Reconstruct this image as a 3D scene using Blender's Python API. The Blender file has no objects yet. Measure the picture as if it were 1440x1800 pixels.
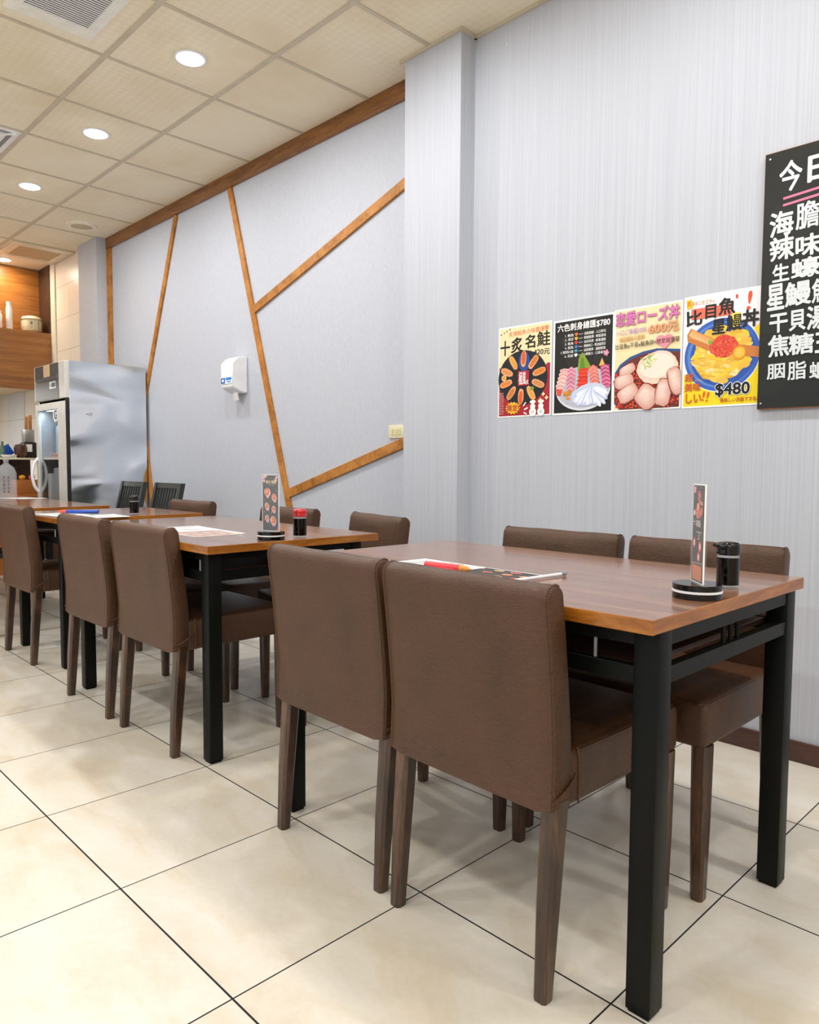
import bpy, bmesh, math, random
from mathutils import Vector, Matrix, Euler
random.seed(7)
PI = math.pi
S = bpy.context.scene
COL = S.collection

# ------------------------------------------------------------------ camera
cam_d = bpy.data.cameras.new('camera'); cam = bpy.data.objects.new('camera', cam_d); COL.objects.link(cam)
cam_d.sensor_fit = 'HORIZONTAL'; cam_d.sensor_width = 36.0; cam_d.lens = 36.0 * 1296.5 / 1440.0
cam_d.clip_start = 0.02; cam_d.clip_end = 100
YAW, PITCH, ROLL = 0.7955, -0.0627, 0.0056
fw = Vector((-math.sin(YAW) * math.cos(PITCH), math.cos(YAW) * math.cos(PITCH), math.sin(PITCH)))
rt = fw.cross(Vector((0, 0, 1))).normalized(); up = rt.cross(fw)
r2 = rt * math.cos(ROLL) + up * math.sin(ROLL); u2 = up * math.cos(ROLL) - rt * math.sin(ROLL)
cm = Matrix((r2, u2, -fw)).transposed().to_4x4(); cm.translation = (0, 0, 1.01)
cam.matrix_world = cm
S.camera = cam
# ------------------------------------------------------------------ view + world
S.view_settings.view_transform = 'Standard'; S.view_settings.look = 'None'
S.view_settings.gamma = 1.0; S.view_settings.use_curve_mapping = False
S.view_settings.exposure = 0.10
W = bpy.data.worlds.new('world'); S.world = W; W.use_nodes = True
W.node_tree.nodes['Background'].inputs[0].default_value = (0.86, 0.93, 1.0, 1)
W.node_tree.nodes['Background'].inputs[1].default_value = 0.84
LAMP_W = 12.8
def area(name, loc, rot, size, power, col, sy=None, shape='RECTANGLE'):
    l = bpy.data.lights.new(name, 'AREA'); l.energy = power; l.color = col; l.shape = shape
    l.size = size
    if sy: l.size_y = sy
    o = bpy.data.objects.new(name, l); o.location = loc; o.rotation_euler = rot; COL.objects.link(o); return o

# ------------------------------------------------------------------ colour + materials
def lin(c):
    return tuple((x / 12.92 if x <= 0.04045 else ((x + 0.055) / 1.055) ** 2.4) for x in c)
def hx(s):
    s = s.lstrip('#'); return lin(tuple(int(s[i:i + 2], 16) / 255 for i in (0, 2, 4)))
def c4(c): return (c[0], c[1], c[2], 1.0)
class N:
    def __init__(s, name):
        s.m = bpy.data.materials.new(name); s.m.use_nodes = True; s.t = s.m.node_tree
        s.b = s.t.nodes['Principled BSDF']
    def n(s, typ, **k):
        nd = s.t.nodes.new(typ)
        for a, v in k.items(): setattr(nd, a, v)
        return nd
    def l(s, a, b): s.t.links.new(a, b)
    def math(s, op, a, b=None, c=None):
        nd = s.n('ShaderNodeMath', operation=op)
        for i, v in enumerate((a, b, c)):
            if v is None: continue
            if isinstance(v, (int, float)): nd.inputs[i].default_value = v
            else: s.l(v, nd.inputs[i])
        return nd.outputs[0]
    def coord(s, scale=(1, 1, 1), rot=(0, 0, 0), kind='Object'):
        tc = s.n('ShaderNodeTexCoord'); mp = s.n('ShaderNodeMapping')
        s.l(tc.outputs[kind], mp.inputs[0]); mp.inputs['Scale'].default_value = scale; mp.inputs['Rotation'].default_value = rot
        return mp.outputs[0]
    def noise(s, vec, scale, detail=4, rough=0.5, dist=0.0):
        nd = s.n('ShaderNodeTexNoise'); s.l(vec, nd.inputs['Vector'])
        nd.inputs['Scale'].default_value = scale; nd.inputs['Detail'].default_value = detail
        nd.inputs['Roughness'].default_value = rough; nd.inputs['Distortion'].default_value = dist
        return nd.outputs[0]
    def ramp(s, fac, stops):
        nd = s.n('ShaderNodeValToRGB'); s.l(fac, nd.inputs[0]); e = nd.color_ramp.elements
        while len(e) < len(stops): e.new(0.5)
        for i, (p, c) in enumerate(stops):
            e[i].position = p; e[i].color = c4(c) if len(c) == 3 else c
        return nd.outputs[0]
    def mix(s, fac, a, b, blend='MIX'):
        nd = s.n('ShaderNodeMix', data_type='RGBA', blend_type=blend)
        for i, v in ((0, fac), (6, a), (7, b)):
            if isinstance(v, (int, float)): nd.inputs[i].default_value = v
            elif isinstance(v, tuple): nd.inputs[i].default_value = c4(v)
            else: s.l(v, nd.inputs[i])
        return nd.outputs[2]
    def bump(s, h, strength, dist=0.01):
        nd = s.n('ShaderNodeBump'); s.l(h, nd.inputs['Height'])
        nd.inputs['Strength'].default_value = strength; nd.inputs['Distance'].default_value = dist
        s.l(nd.outputs[0], s.b.inputs['Normal'])
    def set(s, **k):
        for a, v in k.items():
            i = s.b.inputs[a.replace('_', ' ')]
            if isinstance(v, (int, float)): i.default_value = v
            elif isinstance(v, tuple): i.default_value = c4(v)
            else: s.l(v, i)
        return s
def plain(name, c, rough=0.5, metal=0.0, spec=0.5, var=0.06, coat=0.0):
    k = N(name); v = k.coord()
    f = k.noise(v, 14, 3)
    c = hx(c) if isinstance(c, str) else c
    lo = tuple(x * (1 - var) for x in c); hi = tuple(min(1, x * (1 + var)) for x in c)
    k.set(Base_Color=k.ramp(f, [(0.3, lo), (0.7, hi)]), Roughness=rough, Metallic=metal, Specular_IOR_Level=spec)
    if coat: k.set(Coat_Weight=coat, Coat_Roughness=0.08)
    return k.m

# floor tiles ---------------------------------------------------------
T = 0.5054; FX0 = -1.1857; FY0 = 0.6998
def floor_mat():
    k = N('floor_tile'); tc = k.n('ShaderNodeTexCoord'); sp = k.n('ShaderNodeSeparateXYZ'); k.l(tc.outputs['Object'], sp.inputs[0])
    gx = k.math('DIVIDE', k.math('SUBTRACT', sp.outputs[0], FX0), T); gy = k.math('DIVIDE', k.math('SUBTRACT', sp.outputs[1], FY0), T)
    dx = k.math('ABSOLUTE', k.math('SUBTRACT', gx, k.math('ROUND', gx)))
    dy = k.math('ABSOLUTE', k.math('SUBTRACT', gy, k.math('ROUND', gy)))
    lx = k.math('LESS_THAN', dx, 0.0018 / T); ly = k.math('LESS_THAN', dy, 0.0022 / T)
    line = k.math('MAXIMUM', lx, ly)
    cx = k.math('FLOOR', gx); cy = k.math('FLOOR', gy)
    cb = k.n('ShaderNodeCombineXYZ'); k.l(cx, cb.inputs[0]); k.l(cy, cb.inputs[1])
    wn = k.n('ShaderNodeTexWhiteNoise'); k.l(cb.outputs[0], wn.inputs['Vector'])
    # shift the marbling per tile
    va = k.n('ShaderNodeVectorMath', operation='MULTIPLY_ADD'); k.l(wn.outputs[1], va.inputs[0]); va.inputs[1].default_value = (9, 9, 9); k.l(tc.outputs['Object'], va.inputs[2])
    mp = k.n('ShaderNodeMapping'); mp.inputs['Scale'].default_value = (1.0, 2.2, 1); mp.inputs['Rotation'].default_value = (0, 0, 0.5); k.l(va.outputs[0], mp.inputs[0])
    f = k.noise(mp.outputs[0], 2.6, 6, 0.62, 0.6)
    base = k.ramp(f, [(0.28, hx('c9bda9')), (0.5, hx('d5cfc4')), (0.72, hx('dcd9d3'))])
    tint = k.mix(k.math('MULTIPLY', wn.outputs[0], 0.14), base, hx('d6c7ab'))
    fine = k.noise(tc.outputs['Object'], 60, 3)
    tint = k.mix(0.08, tint, k.ramp(fine, [(0.3, hx('b8a888')), (0.7, hx('efe9dc'))]))
    dirt = k.noise(tc.outputs['Object'], 45, 1)
    specks = k.math('GREATER_THAN', dirt, 0.855)
    col = k.mix(specks, tint, hx('6a5238'))
    col = k.mix(line, col, hx('16161f'))
    k.set(Base_Color=col, Roughness=k.math('ADD', k.math('MULTIPLY', line, 0.5), k.math('ADD', 0.26, k.math('MULTIPLY', f, 0.14))), Specular_IOR_Level=0.45)
    hb = k.math('MULTIPLY', line, -1.0)
    k.bump(hb, 0.25, 0.002)
    return k.m
def wallpaper(name, cx='X', stripe=1.0):
    k = N(name); 
    sc = (1, 1, 0.004) if stripe < 2 else (1, 1, 0.10)
    v = k.coord(scale=sc)
    a = k.noise(v, 190 * stripe, 1, 0.5); b = k.noise(v, 330 * stripe, 1, 0.6)
    vv = k.coord(); big = k.noise(vv, 1.2, 3)
    st = k.math('ADD', k.math('MULTIPLY', a, 0.55), k.math('MULTIPLY', b, 0.45))
    base = k.ramp(st, [(0.26, hx('acb1bd')), (0.5, hx('b8bdc8')), (0.74, hx('c5cad3'))])
    base = k.mix(k.math('MULTIPLY', big, 0.25), base, hx('c2c4cd'))
    v2 = k.coord(scale=(1, 1, 0.55)); sc1 = k.noise(v2, 26, 2, 0.7, 1.2)
    fl = k.math('MULTIPLY', k.math('GREATER_THAN', sc1, 0.80), k.math('GREATER_THAN', k.noise(vv, 3.0, 2), 0.5))
    base = k.mix(k.math('MULTIPLY', fl, 0.8), base, hx('e9ecee'))
    k.set(Base_Color=base, Roughness=0.62, Specular_IOR_Level=0.35)
    k.bump(st, 0.16, 0.0012)
    return k.m
def wood(name, lo, mid, hi, axis=(12, 1.2, 12), scale=3.0, rough=0.42, coat=0.0, ring=0.5):
    k = N(name); v = k.coord(scale=axis)
    f = k.noise(v, scale, 6, 0.62, 0.8); g = k.noise(v, scale * 7, 3, 0.6)
    h = k.math('ADD', k.math('MULTIPLY', f, 0.72), k.math('MULTIPLY', g, 0.28))
    k.set(Base_Color=k.ramp(h, [(0.34, hx(lo)), (0.5, hx(mid)), (0.66, hx(hi))]), Roughness=rough)
    if coat: k.set(Coat_Weight=coat, Coat_Roughness=0.12)
    k.bump(h, 0.08, 0.003)
    return k.m
def leather():
    k = N('brown_leather'); v = k.coord()
    f = k.noise(v, 7, 4); g = k.noise(k.coord(scale=(0.5, 1, 6)), 110, 2, 0.6); p = k.noise(v, 420, 2)
    col = k.ramp(f, [(0.3, hx('381f0a')), (0.5, hx('452710')), (0.72, hx('4b2a1b'))])
    hgt = k.math('ADD', k.math('MULTIPLY', g, 0.7), k.math('MULTIPLY', p, 0.5))
    col = k.mix(0.22, col, k.ramp(hgt, [(0.4, hx('2a1a10')), (0.8, hx('7a604a'))]))
    k.set(Base_Color=col, Roughness=k.math('ADD', 0.31, k.math('MULTIPLY', p, 0.12)), Specular_IOR_Level=0.38)
    k.bump(hgt, 0.6, 0.003)
    return k.m
def ceil_mat():
    k = N('ceiling_tile'); v = k.coord(); f = k.noise(v, 1.6, 5, 0.6)
    w = k.n('ShaderNodeTexChecker'); k.l(k.coord(rot=(0, 0, 0.785)), w.inputs[0]); w.inputs['Scale'].default_value = 34
    w.inputs[1].default_value = (1, 1, 1, 1); w.inputs[2].default_value = (0, 0, 0, 1)
    base = k.ramp(f, [(0.3, hx('e4d9be')), (0.5, hx('ede5cf')), (0.75, hx('f1ebdb'))])
    msk = k.math('MULTIPLY', k.math('MULTIPLY', w.outputs[1], k.ramp(k.noise(v, 0.9, 2), [(0.42, (0, 0, 0)), (0.6, (1, 1, 1))])), 0.07)
    base = k.mix(msk, base, hx('a8966c'))
    k.set(Base_Color=base, Roughness=0.75, Specular_IOR_Level=0.2)
    return k.m
def steel(name, base='b9c0c8', rough=0.3, bump=0.0, bs=2.0):
    k = N(name); v = k.coord(); st = k.noise(k.coord(scale=(1, 1, 30)), 30, 3)
    k.set(Base_Color=hx(base), Metallic=1.0, Roughness=k.math('ADD', rough, k.math('MULTIPLY', st, 0.1)))
    if bump: k.bump(k.noise(k.coord(scale=(1, 0.6, 1.5)), bs, 1, 0.3, 0.6), bump, 0.2)
    return k.m
def glassy(name, col=(1, 1, 1), rough=0.02, ior=1.45, trans=1.0, alpha=1.0):
    k = N(name); k.set(Base_Color=col, Roughness=rough, IOR=ior, Transmission_Weight=trans, Alpha=alpha); return k.m
def tile_wall(name, c, g, tw, th, x0=0.0, z0=0.0, ax=0):
    k = N(name); tc = k.n('ShaderNodeTexCoord'); sp = k.n('ShaderNodeSeparateXYZ'); k.l(tc.outputs['Object'], sp.inputs[0])
    gz = k.math('DIVIDE', k.math('SUBTRACT', sp.outputs[2], z0), th)
    row = k.math('FLOOR', gz); sh = k.math('MULTIPLY', k.math('MODULO', row, 2.0), 0.5)
    gx = k.math('ADD', k.math('DIVIDE', k.math('SUBTRACT', sp.outputs[ax], x0), tw), sh)
    dx = k.math('ABSOLUTE', k.math('SUBTRACT', gx, k.math('ROUND', gx))); dz = k.math('ABSOLUTE', k.math('SUBTRACT', gz, k.math('ROUND', gz)))
    line = k.math('MAXIMUM', k.math('LESS_THAN', dx, 0.002 / tw), k.math('LESS_THAN', dz, 0.003 / th))
    f = k.noise(tc.outputs['Object'], 3, 3)
    base = k.ramp(f, [(0.3, tuple(x * 0.93 for x in hx(c))), (0.7, hx(c))])
    k.set(Base_Color=k.mix(line, base, hx(g)), Roughness=0.35); return k.m
def print_mat():
    k = N('printed_paper'); a = k.n('ShaderNodeAttribute'); a.attribute_name = 'Col'
    k.set(Base_Color=a.outputs[0], Roughness=0.38, Specular_IOR_Level=0.35); return k.m
def emit(name, col, s):
    k = N(name); k.set(Base_Color=col, Emission_Color=col, Emission_Strength=s); return k.m

M = {}
M['floor'] = floor_mat(); M['paper_r'] = wallpaper('ribbed_wallpaper'); M['paper_l'] = wallpaper('woven_wallpaper', stripe=2.2)
M['ceil'] = ceil_mat(); M['tbar'] = plain('ceiling_grid', 'c6bdaa', 0.5)
M['batten'] = wood('batten_wood', '84500f', 'ae712a', 'c4873f', (3, 3, 3), 3.0, 0.55, 0.0)
M['cornice'] = wood('cornice_wood', '5c3413', '80501f', '99642c', (1.0, 8, 8), 3.0, 0.4, 0.2)
M['bulkhead'] = wood('bulkhead_wood', '744618', '935d26', 'a97236', (3, 0.45, 9), 2.6, 0.38, 0.2)
M['darkwood'] = wood('dark_wood', '2c1c15', '3a251b', '4a3022', (3, 3, 9), 3, 0.4)
M['laminate'] = wood('walnut_laminate', '6a4430', '875e47', 'a37860', (0.55, 9, 9), 2.6, 0.2, 0.5)
M['edge'] = wood('honey_edge_wood', '7e450e', '9d5e18', 'b5782e', (1.6, 1.6, 9), 3.0, 0.35, 0.25)
M['edge2'] = M['edge']
M['frame'] = plain('black_metal', '080a07', 0.42, 0.0, 0.16)
M['leather'] = leather()
M['seam'] = plain('leather_seam', '3b2a22', 0.5)
M['legwood'] = wood('walnut_leg', '1f130c', '3b2617', '61432d', (9, 9, 0.9), 4.0, 0.35, 0.25)
M['skirting'] = wood('skirting_wood', '3a241c', '4c3026', '5a3a2d', (1, 6, 6), 3, 0.4)
M['white'] = plain('white_plastic', 'e6e9ee', 0.35); M['cream'] = plain('cream_plastic', 'dcd8b8', 0.35)
M['black'] = plain('glossy_black', '070707', 0.1, 0, 0.45); M['blackmat'] = plain('matt_black', '151512', 0.5)
M['chalk'] = None
M['red'] = plain('red_plastic', 'c81418', 0.2, coat=0.5); M['blue'] = plain('blue_plastic', '1d4fb4', 0.3)
M['steel'] = steel('dented_steel', 'dfe5ec', 0.17, 1.0, 1.9); M['steel2'] = steel('brushed_steel', 'b4b6b4', 0.34); M['doorgrey'] = plain('light_grey_door', 'd2d2cc', 0.35)
M['steeld'] = plain('grey_panel', '63696c', 0.35, 0.5); M['glass'] = glassy('clear_glass'); M['pet'] = glassy('clear_plastic', (0.97, 0.99, 1), 0.05, 1.2)
k_ = N('clear_acrylic'); k_.set(Base_Color=(0.88, 0.92, 0.97), Roughness=0.06, Alpha=0.08, Specular_IOR_Level=0.5); M['acrylic'] = k_.m
M['soy'] = plain('soy_sauce', '070403', 0.06, spec=0.35)
k_ = N('clear_plastic_skin'); k_.set(Base_Color=(0.85, 0.9, 0.95), Roughness=0.08, Alpha=0.22, Specular_IOR_Level=0.6); M['petbody'] = k_.m; M['print'] = print_mat()
M['lamp'] = emit('lamp_diffuser', (0.95, 0.98, 1.0), 26.0)
M['creamwall'] = tile_wall('cream_wall_tile', 'e8e3d9', 'bdb29c', 0.62, 0.31, -7.443, 2.433)
M['kwall'] = tile_wall('kitchen_wall_tile', 'd7dade', 'a4a6ab', 0.6, 0.31, -8.83, 1.19)
M['grey'] = plain('grey_plastic', '8b9096', 0.4); M['slat'] = plain('charcoal_wood', '2a2e2e', 0.4)
M['slats'] = plain('vent_white', 'eceef2', 0.45); M['vdark'] = plain('vent_dark', '3c3a38', 0.6)
M['tan'] = plain('tan_panel', 'b9a282', 0.6); M['food_y'] = plain('yellow_food', 'e0a020', 0.5); M['food_p'] = plain('pink_food', 'e07080', 0.5)
M['towel'] = plain('pale_blue_cloth', '8fb4d4', 0.8); M['orange'] = plain('orange_wood', 'a8642c', 0.5)
M['tissue'] = plain('tissue_paper', 'f2f4f6', 0.9); M['brownpot'] = plain('brown_lacquer', '4a2c1e', 0.35)
M['card'] = plain('kraft_card', 'c8a47c', 0.8)

# ------------------------------------------------------------------ mesh helpers
def BM(): return bmesh.new()
def xf(bm, verts, m): bmesh.ops.transform(bm, matrix=m, verts=verts)
def box(bm, lo, hi, bev=0.0, seg=2, mi=0, mtx=None):
    c = [(a + b) / 2 for a, b in zip(lo, hi)]; d = [abs(b - a) for a, b in zip(lo, hi)]
    nf = set(bm.faces)
    r = bmesh.ops.create_cube(bm, size=1.0, matrix=Matrix.Translation(c) @ Matrix.Diagonal((d[0], d[1], d[2], 1)))
    if bev > 0:
        ed = list({e for v in r['verts'] for e in v.link_edges})
        bmesh.ops.bevel(bm, geom=ed, offset=bev, segments=seg, profile=0.5, affect='EDGES')
    new = [f for f in bm.faces if f not in nf]
    for f in new: f.material_index = mi
    if mtx is not None: xf(bm, list({v for f in new for v in f.verts}), mtx)
    return new
def lathe(bm, prof, seg=28, c=(0, 0, 0), mi=0, close=True):
    rings = []
    for r, z in prof:
        rings.append([bm.verts.new((c[0] + r * math.cos(2 * PI * i / seg), c[1] + r * math.sin(2 * PI * i / seg), c[2] + z)) for i in range(seg)])
    for a, b in zip(rings, rings[1:]):
        for i in range(seg):
            f = bm.faces.new((a[i], a[(i + 1) % seg], b[(i + 1) % seg], b[i])); f.material_index = mi
    if close:
        if prof[0][0] > 1e-5: f = bm.faces.new(rings[0][::-1]); f.material_index = mi
        if prof[-1][0] > 1e-5: f = bm.faces.new(rings[-1]); f.material_index = mi
def tube(bm, pts, r, seg=8, mi=0):
    pts = [Vector(p) for p in pts]; rings = []; prev = None
    for i, p in enumerate(pts):
        t = (pts[min(i + 1, len(pts) - 1)] - pts[max(i - 1, 0)]).normalized()
        a = prev - t * prev.dot(t) if prev is not None else t.orthogonal()
        a.normalize(); prev = a; b = t.cross(a)
        rr = r[i] if isinstance(r, (list, tuple)) else r
        rings.append([bm.verts.new(p + (a * math.cos(2 * PI * k / seg) + b * math.sin(2 * PI * k / seg)) * rr) for k in range(seg)])
    for a, b in zip(rings, rings[1:]):
        for i in range(seg):
            f = bm.faces.new((a[i], a[(i + 1) % seg], b[(i + 1) % seg], b[i])); f.material_index = mi
    bm.faces.new(rings[0][::-1]).material_index = mi; bm.faces.new(rings[-1]).material_index = mi
def prism(bm, pts, d, mi=0):
    """pts: outline in space (list of Vector), extruded by vector d"""
    a = [bm.verts.new(Vector(p)) for p in pts]; b = [bm.verts.new(Vector(p) + Vector(d)) for p in pts]
    n = len(a); fs = [bm.faces.new(a[::-1]), bm.faces.new(b)]
    for i in range(n): fs.append(bm.faces.new((a[i], a[(i + 1) % n], b[(i + 1) % n], b[i])))
    for f in fs: f.material_index = mi
    return fs
def obj(name, bm, mats, parent=None, smooth=40, loc=None, recalc=True):
    if recalc: bmesh.ops.recalc_face_normals(bm, faces=bm.faces[:])
    me = bpy.data.meshes.new(name); bm.to_mesh(me); bm.free()
    if not isinstance(mats, (list, tuple)): mats = [mats]
    for m in mats: me.materials.append(M[m] if isinstance(m, str) else m)
    if smooth:
        for p in me.polygons: p.use_smooth = True
        me.set_sharp_from_angle(angle=math.radians(smooth))
    o = bpy.data.objects.new(name, me); COL.objects.link(o)
    if parent: o.parent = parent
    if loc: o.location = loc
    return o
def tag(o, label, cat, group=None, kind=None):
    o['label'] = label; o['category'] = cat
    if group: o['group'] = group
    if kind: o['kind'] = kind
    return o
def thing(name, label, cat, loc=(0, 0, 0), rz=0.0, group=None):
    o = bpy.data.objects.new(name, None); COL.objects.link(o); o.empty_display_size = 0.1
    o.location = loc; o.rotation_euler = (0, 0, rz); return tag(o, label, cat, group)
def kids(o): return [c for c in bpy.data.objects if c.parent == o]
def dup(o, loc, rz, label, group=None):
    def rec(s, par):
        c = s.copy(); COL.objects.link(c); c.parent = par
        for ch in kids(s): rec(ch, c)
        return c
    src = kids(o); r = o.copy(); COL.objects.link(r); r.location = loc; r.rotation_euler = (0, 0, rz); r['label'] = label
    if group: r['group'] = group
    for ch in src: rec(ch, r)
    return r
def struct(name, bm, mats, parent=None, smooth=0, label=None):
    o = obj(name, bm, mats, parent, smooth)
    if not parent: o['kind'] = 'structure'
    if label: o['label'] = label
    return o

# ------------------------------------------------------------------ artwork builder (flat printed things)
_tc = {}
def text_mesh(s, off):
    key = s
    if key in _tc: return _tc[key]
    cu = bpy.data.curves.new('t', 'FONT'); cu.body = s; cu.size = 1; cu.resolution_u = 3
    o = bpy.data.objects.new('t', cu); COL.objects.link(o)
    dg = bpy.context.evaluated_depsgraph_get(); dg.update()
    me = bpy.data.meshes.new_from_object(o.evaluated_get(dg))
    vs = [v.co.copy() for v in me.vertices]; fs = [tuple(p.vertices) for p in me.polygons]
    bpy.data.objects.remove(o); bpy.data.curves.remove(cu); bpy.data.meshes.remove(me)
    _tc[key] = (vs, fs); return _tc[key]
class Art:
    """a printed sheet in its own XZ plane facing -Y; u to the right 0..1, v down 0..1"""
    def __init__(s, w, h, base='ffffff', thick=0.0008, step=0.00004):
        s.w, s.h = w, h; s.bm = BM(); s.cl = s.bm.loops.layers.float_color.new('Col'); s.step = step; s.k = 0
        if base: s.paint(box(s.bm, (0, 0, 0), (w, thick, h)), base)
    def paint(s, fs, c):
        c = hx(c) if isinstance(c, str) else c
        for f in fs:
            for lp in f.loops: lp[s.cl] = c4(c)
    def y(s): s.k += 1.0; return -s.k * s.step
    def nx(s): s.k += 0.12; return -s.k * s.step
    def P(s, u, v, y): return (u * s.w, y, (1 - v) * s.h)
    def poly(s, pts, c, y=None):
        y = s.nx()
        cx = sum(p[0] for p in pts) / len(pts); cy = sum(p[1] for p in pts) / len(pts)
        vs = [s.bm.verts.new(s.P(min(1, max(0, u)), min(1, max(0, v)), y)) for u, v in pts]
        try: s.paint([s.bm.faces.new(vs)], c)
        except ValueError: pass
    def rect(s, u0, v0, u1, v1, c, y=None): s.poly([(u0, v0), (u1, v0), (u1, v1), (u0, v1)], c, y)
    def ell(s, u, v, ru, rv, c, n=26, rot=0.0, wob=0.0, y=None, a0=0, a1=2 * PI):
        pts = []
        asp = s.w / s.h
        for i in range(n):
            t = a0 + (a1 - a0) * i / n; q = 1 + wob * random.uniform(-1, 1)
            x = ru * q * math.cos(t); z = rv * q * math.sin(t) / asp   # work in u units for rotation
            pts.append((x * math.cos(rot) - z * asp * math.sin(rot) , (x * math.sin(rot) / 1 + z * asp * math.cos(rot))))
        # x in u units; second value in u-like units -> v
        s.poly([(u + px, v + pz) for px, pz in pts], c, y)
    def blob(s, u, v, a, b, c, rot=0.0, n=22, wob=0.0, y=None, sq=1.0):
        """ellipse with half-axes a,b in METRES, rotated by rot"""
        pts = []
        for i in range(n):
            t = 2 * PI * i / n; q = 1 + wob * random.uniform(-1, 1)
            ct, st = math.cos(t), math.sin(t)
            x = a * q * math.copysign(abs(ct) ** sq, ct); z = b * q * math.copysign(abs(st) ** sq, st)
            X = x * math.cos(rot) - z * math.sin(rot); Z = x * math.sin(rot) + z * math.cos(rot)
            pts.append((u + X / s.w, v - Z / s.h))
        s.poly(pts, c, y)
    def line(s, pts, wd, c, y=None):
        for (a, b) in zip(pts, pts[1:]):
            y = s.nx()
            A = Vector((a[0] * s.w, (1 - a[1]) * s.h)); B = Vector((b[0] * s.w, (1 - b[1]) * s.h)); d = (B - A)
            if d.length < 1e-6: continue
            n = Vector((-d.y, d.x)).normalized() * wd / 2
            q = [A + n, B + n, B - n, A - n]
            vs = [s.bm.verts.new((min(s.w, max(0, p.x)), y, min(s.h, max(0, p.y)))) for p in q]
            s.paint([s.bm.faces.new(vs)], c)
    def text(s, t, u0, v0, u1, v1, c, bold=0.02, rot=0.0, outline=None, shear=0.0, mirror=False):
        """fit text into the rectangle"""
        vs, fs = text_mesh(t, bold)
        if not vs: return
        x0 = min(v.x for v in vs); x1 = max(v.x for v in vs); y0 = min(v.y for v in vs); y1 = max(v.y for v in vs)
        W_, H_ = (u1 - u0) * s.w, (v1 - v0) * s.h
        sx, sy = W_ / (x1 - x0), H_ / (y1 - y0); cx, cy = (x0 + x1) / 2, (y0 + y1) / 2
        uc, vc = (u0 + u1) / 2 * s.w, (1 - (v0 + v1) / 2) * s.h
        runs = [(outline[1], outline[0], 8)] if outline else []
        runs.append((bold, c, 4 if bold < 0.05 else 8))
        for off, cc, nd in runs:
            out = []; s.k += 0.5
            sh_ = [(0, 0)] + [(0.5 * off * math.cos(2 * PI * k / nd + 0.785), 0.5 * off * math.sin(2 * PI * k / nd + 0.785)) for k in range(nd)]
            if off <= 0: sh_ = [(0, 0)]
            for ox_, oy_ in sh_:
                nv = []; y = s.nx() - 0.12 * s.step; s.k += 0.12
                for p in vs:
                    X = (p.x - cx + ox_) * sx + shear * (p.y - cy) * sy; Z = (p.y - cy + oy_) * sy
                    if mirror: X = -X
                    XX = X * math.cos(rot) - Z * math.sin(rot); ZZ = X * math.sin(rot) + Z * math.cos(rot)
                    nv.append(s.bm.verts.new((min(s.w, max(0, uc + XX)), y, min(s.h, max(0, vc + ZZ)))))
                for f in fs:
                    try: out.append(s.bm.faces.new([nv[i] for i in f]))
                    except ValueError: pass
            s.paint(out, cc)
    def done(s, name, parent=None, mtl='print'):
        return obj(name, s.bm, mtl, parent, smooth=0, recalc=False)

# ================================================================== STRUCTURE
X0, X1, Y0 = -10.6, 3.2, -4.2
H = 3.0; YR = 2.70; YL = 2.75
bm = BM(); box(bm, (X0, Y0, -0.05), (X1, 2.85, 0)); struct('floor', bm, 'floor')
bm = BM(); box(bm, (X0, Y0, H), (X1, 2.85, H + 0.05)); struct('ceiling', bm, 'ceil')
bm = BM(); box(bm, (-2.5, YR, 0), (X1, 2.85, H)); struct('wall_right', bm, 'paper_r', label='pale grey ribbed wallpaper wall behind the posters')
bm = BM(); box(bm, (-6.66, YL, 0), (-2.5, 2.85, H)); struct('wall_left', bm, 'paper_l', label='pale grey wall with diagonal wooden battens')
bm = BM(); box(bm, (-2.70, 2.60, 0), (-2.333, 2.76, H)); struct('wall_pillar', bm, 'paper_r', label='narrow wallpapered pillar between the posters and the battens')
bm = BM(); box(bm, (-7.06, 2.645, 0), (-6.645, 2.84, H)); struct('wall_corner_pillar', bm, 'paper_l', label='narrow pale pillar behind the steel refrigerator')
bm = BM(); box(bm, (X0, 2.70, 0), (-7.06, 2.85, H)); struct('wall_kitchen', bm, 'creamwall')
bm = BM(); box(bm, (-9.44, 2.693, 0.9), (-8.83, 2.70, 1.80)); struct('wall_kitchen_tiles', bm, 'kwall')
bm = BM(); box(bm, (X0 - 0.1, Y0, 0), (X0, 2.85, H)); struct('wall_far', bm, 'kwall')
bm = BM(); box(bm, (X1, Y0, 0), (X1 + 0.1, 2.85, H)); struct('wall_light_blocker', bm, plain('warm_beige_blocker', 'cbbfa8', 0.7))  # unseen, added to block daylight and keep the right side darker and warmer
bm = BM(); box(bm, (-2.333, 2.686, 0), (X1, YR, 0.072), 0.003); struct('baseboard_right', bm, 'skirting', smooth=40)
bm = BM(); box(bm, (-2.333, 2.688, 2.984), (X1, 2.70, H)); box(bm, (-2.333, 2.60, 2.984), (-2.321, 2.70, H)); box(bm, (-2.73, 2.588, 2.984), (-2.321, 2.60, H))
struct('trim_1', bm, 'tbar')
bm = BM(); box(bm, (-7.92, 2.685, 1.5), (-7.80, 2.70, H), 0.004); struct('trim_2', bm, plain('pale_corner_strip', 'd9d4c6', 0.4))
# ceiling grid
bm = BM(); CT = 0.591
for i in range(-11, 13):
    x = -3.125 - CT * i
    if X0 < x < X1: box(bm, (x - 0.011, Y0, H - 0.004), (x + 0.011, 2.74, H))
for j in range(-10, 2):
    y = 1.5405 + CT * j
    if y > Y0: box(bm, (X0, y - 0.013, H - 0.005), (X1, y + 0.013, H))
struct('trim_3', bm, 'tbar')

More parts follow.
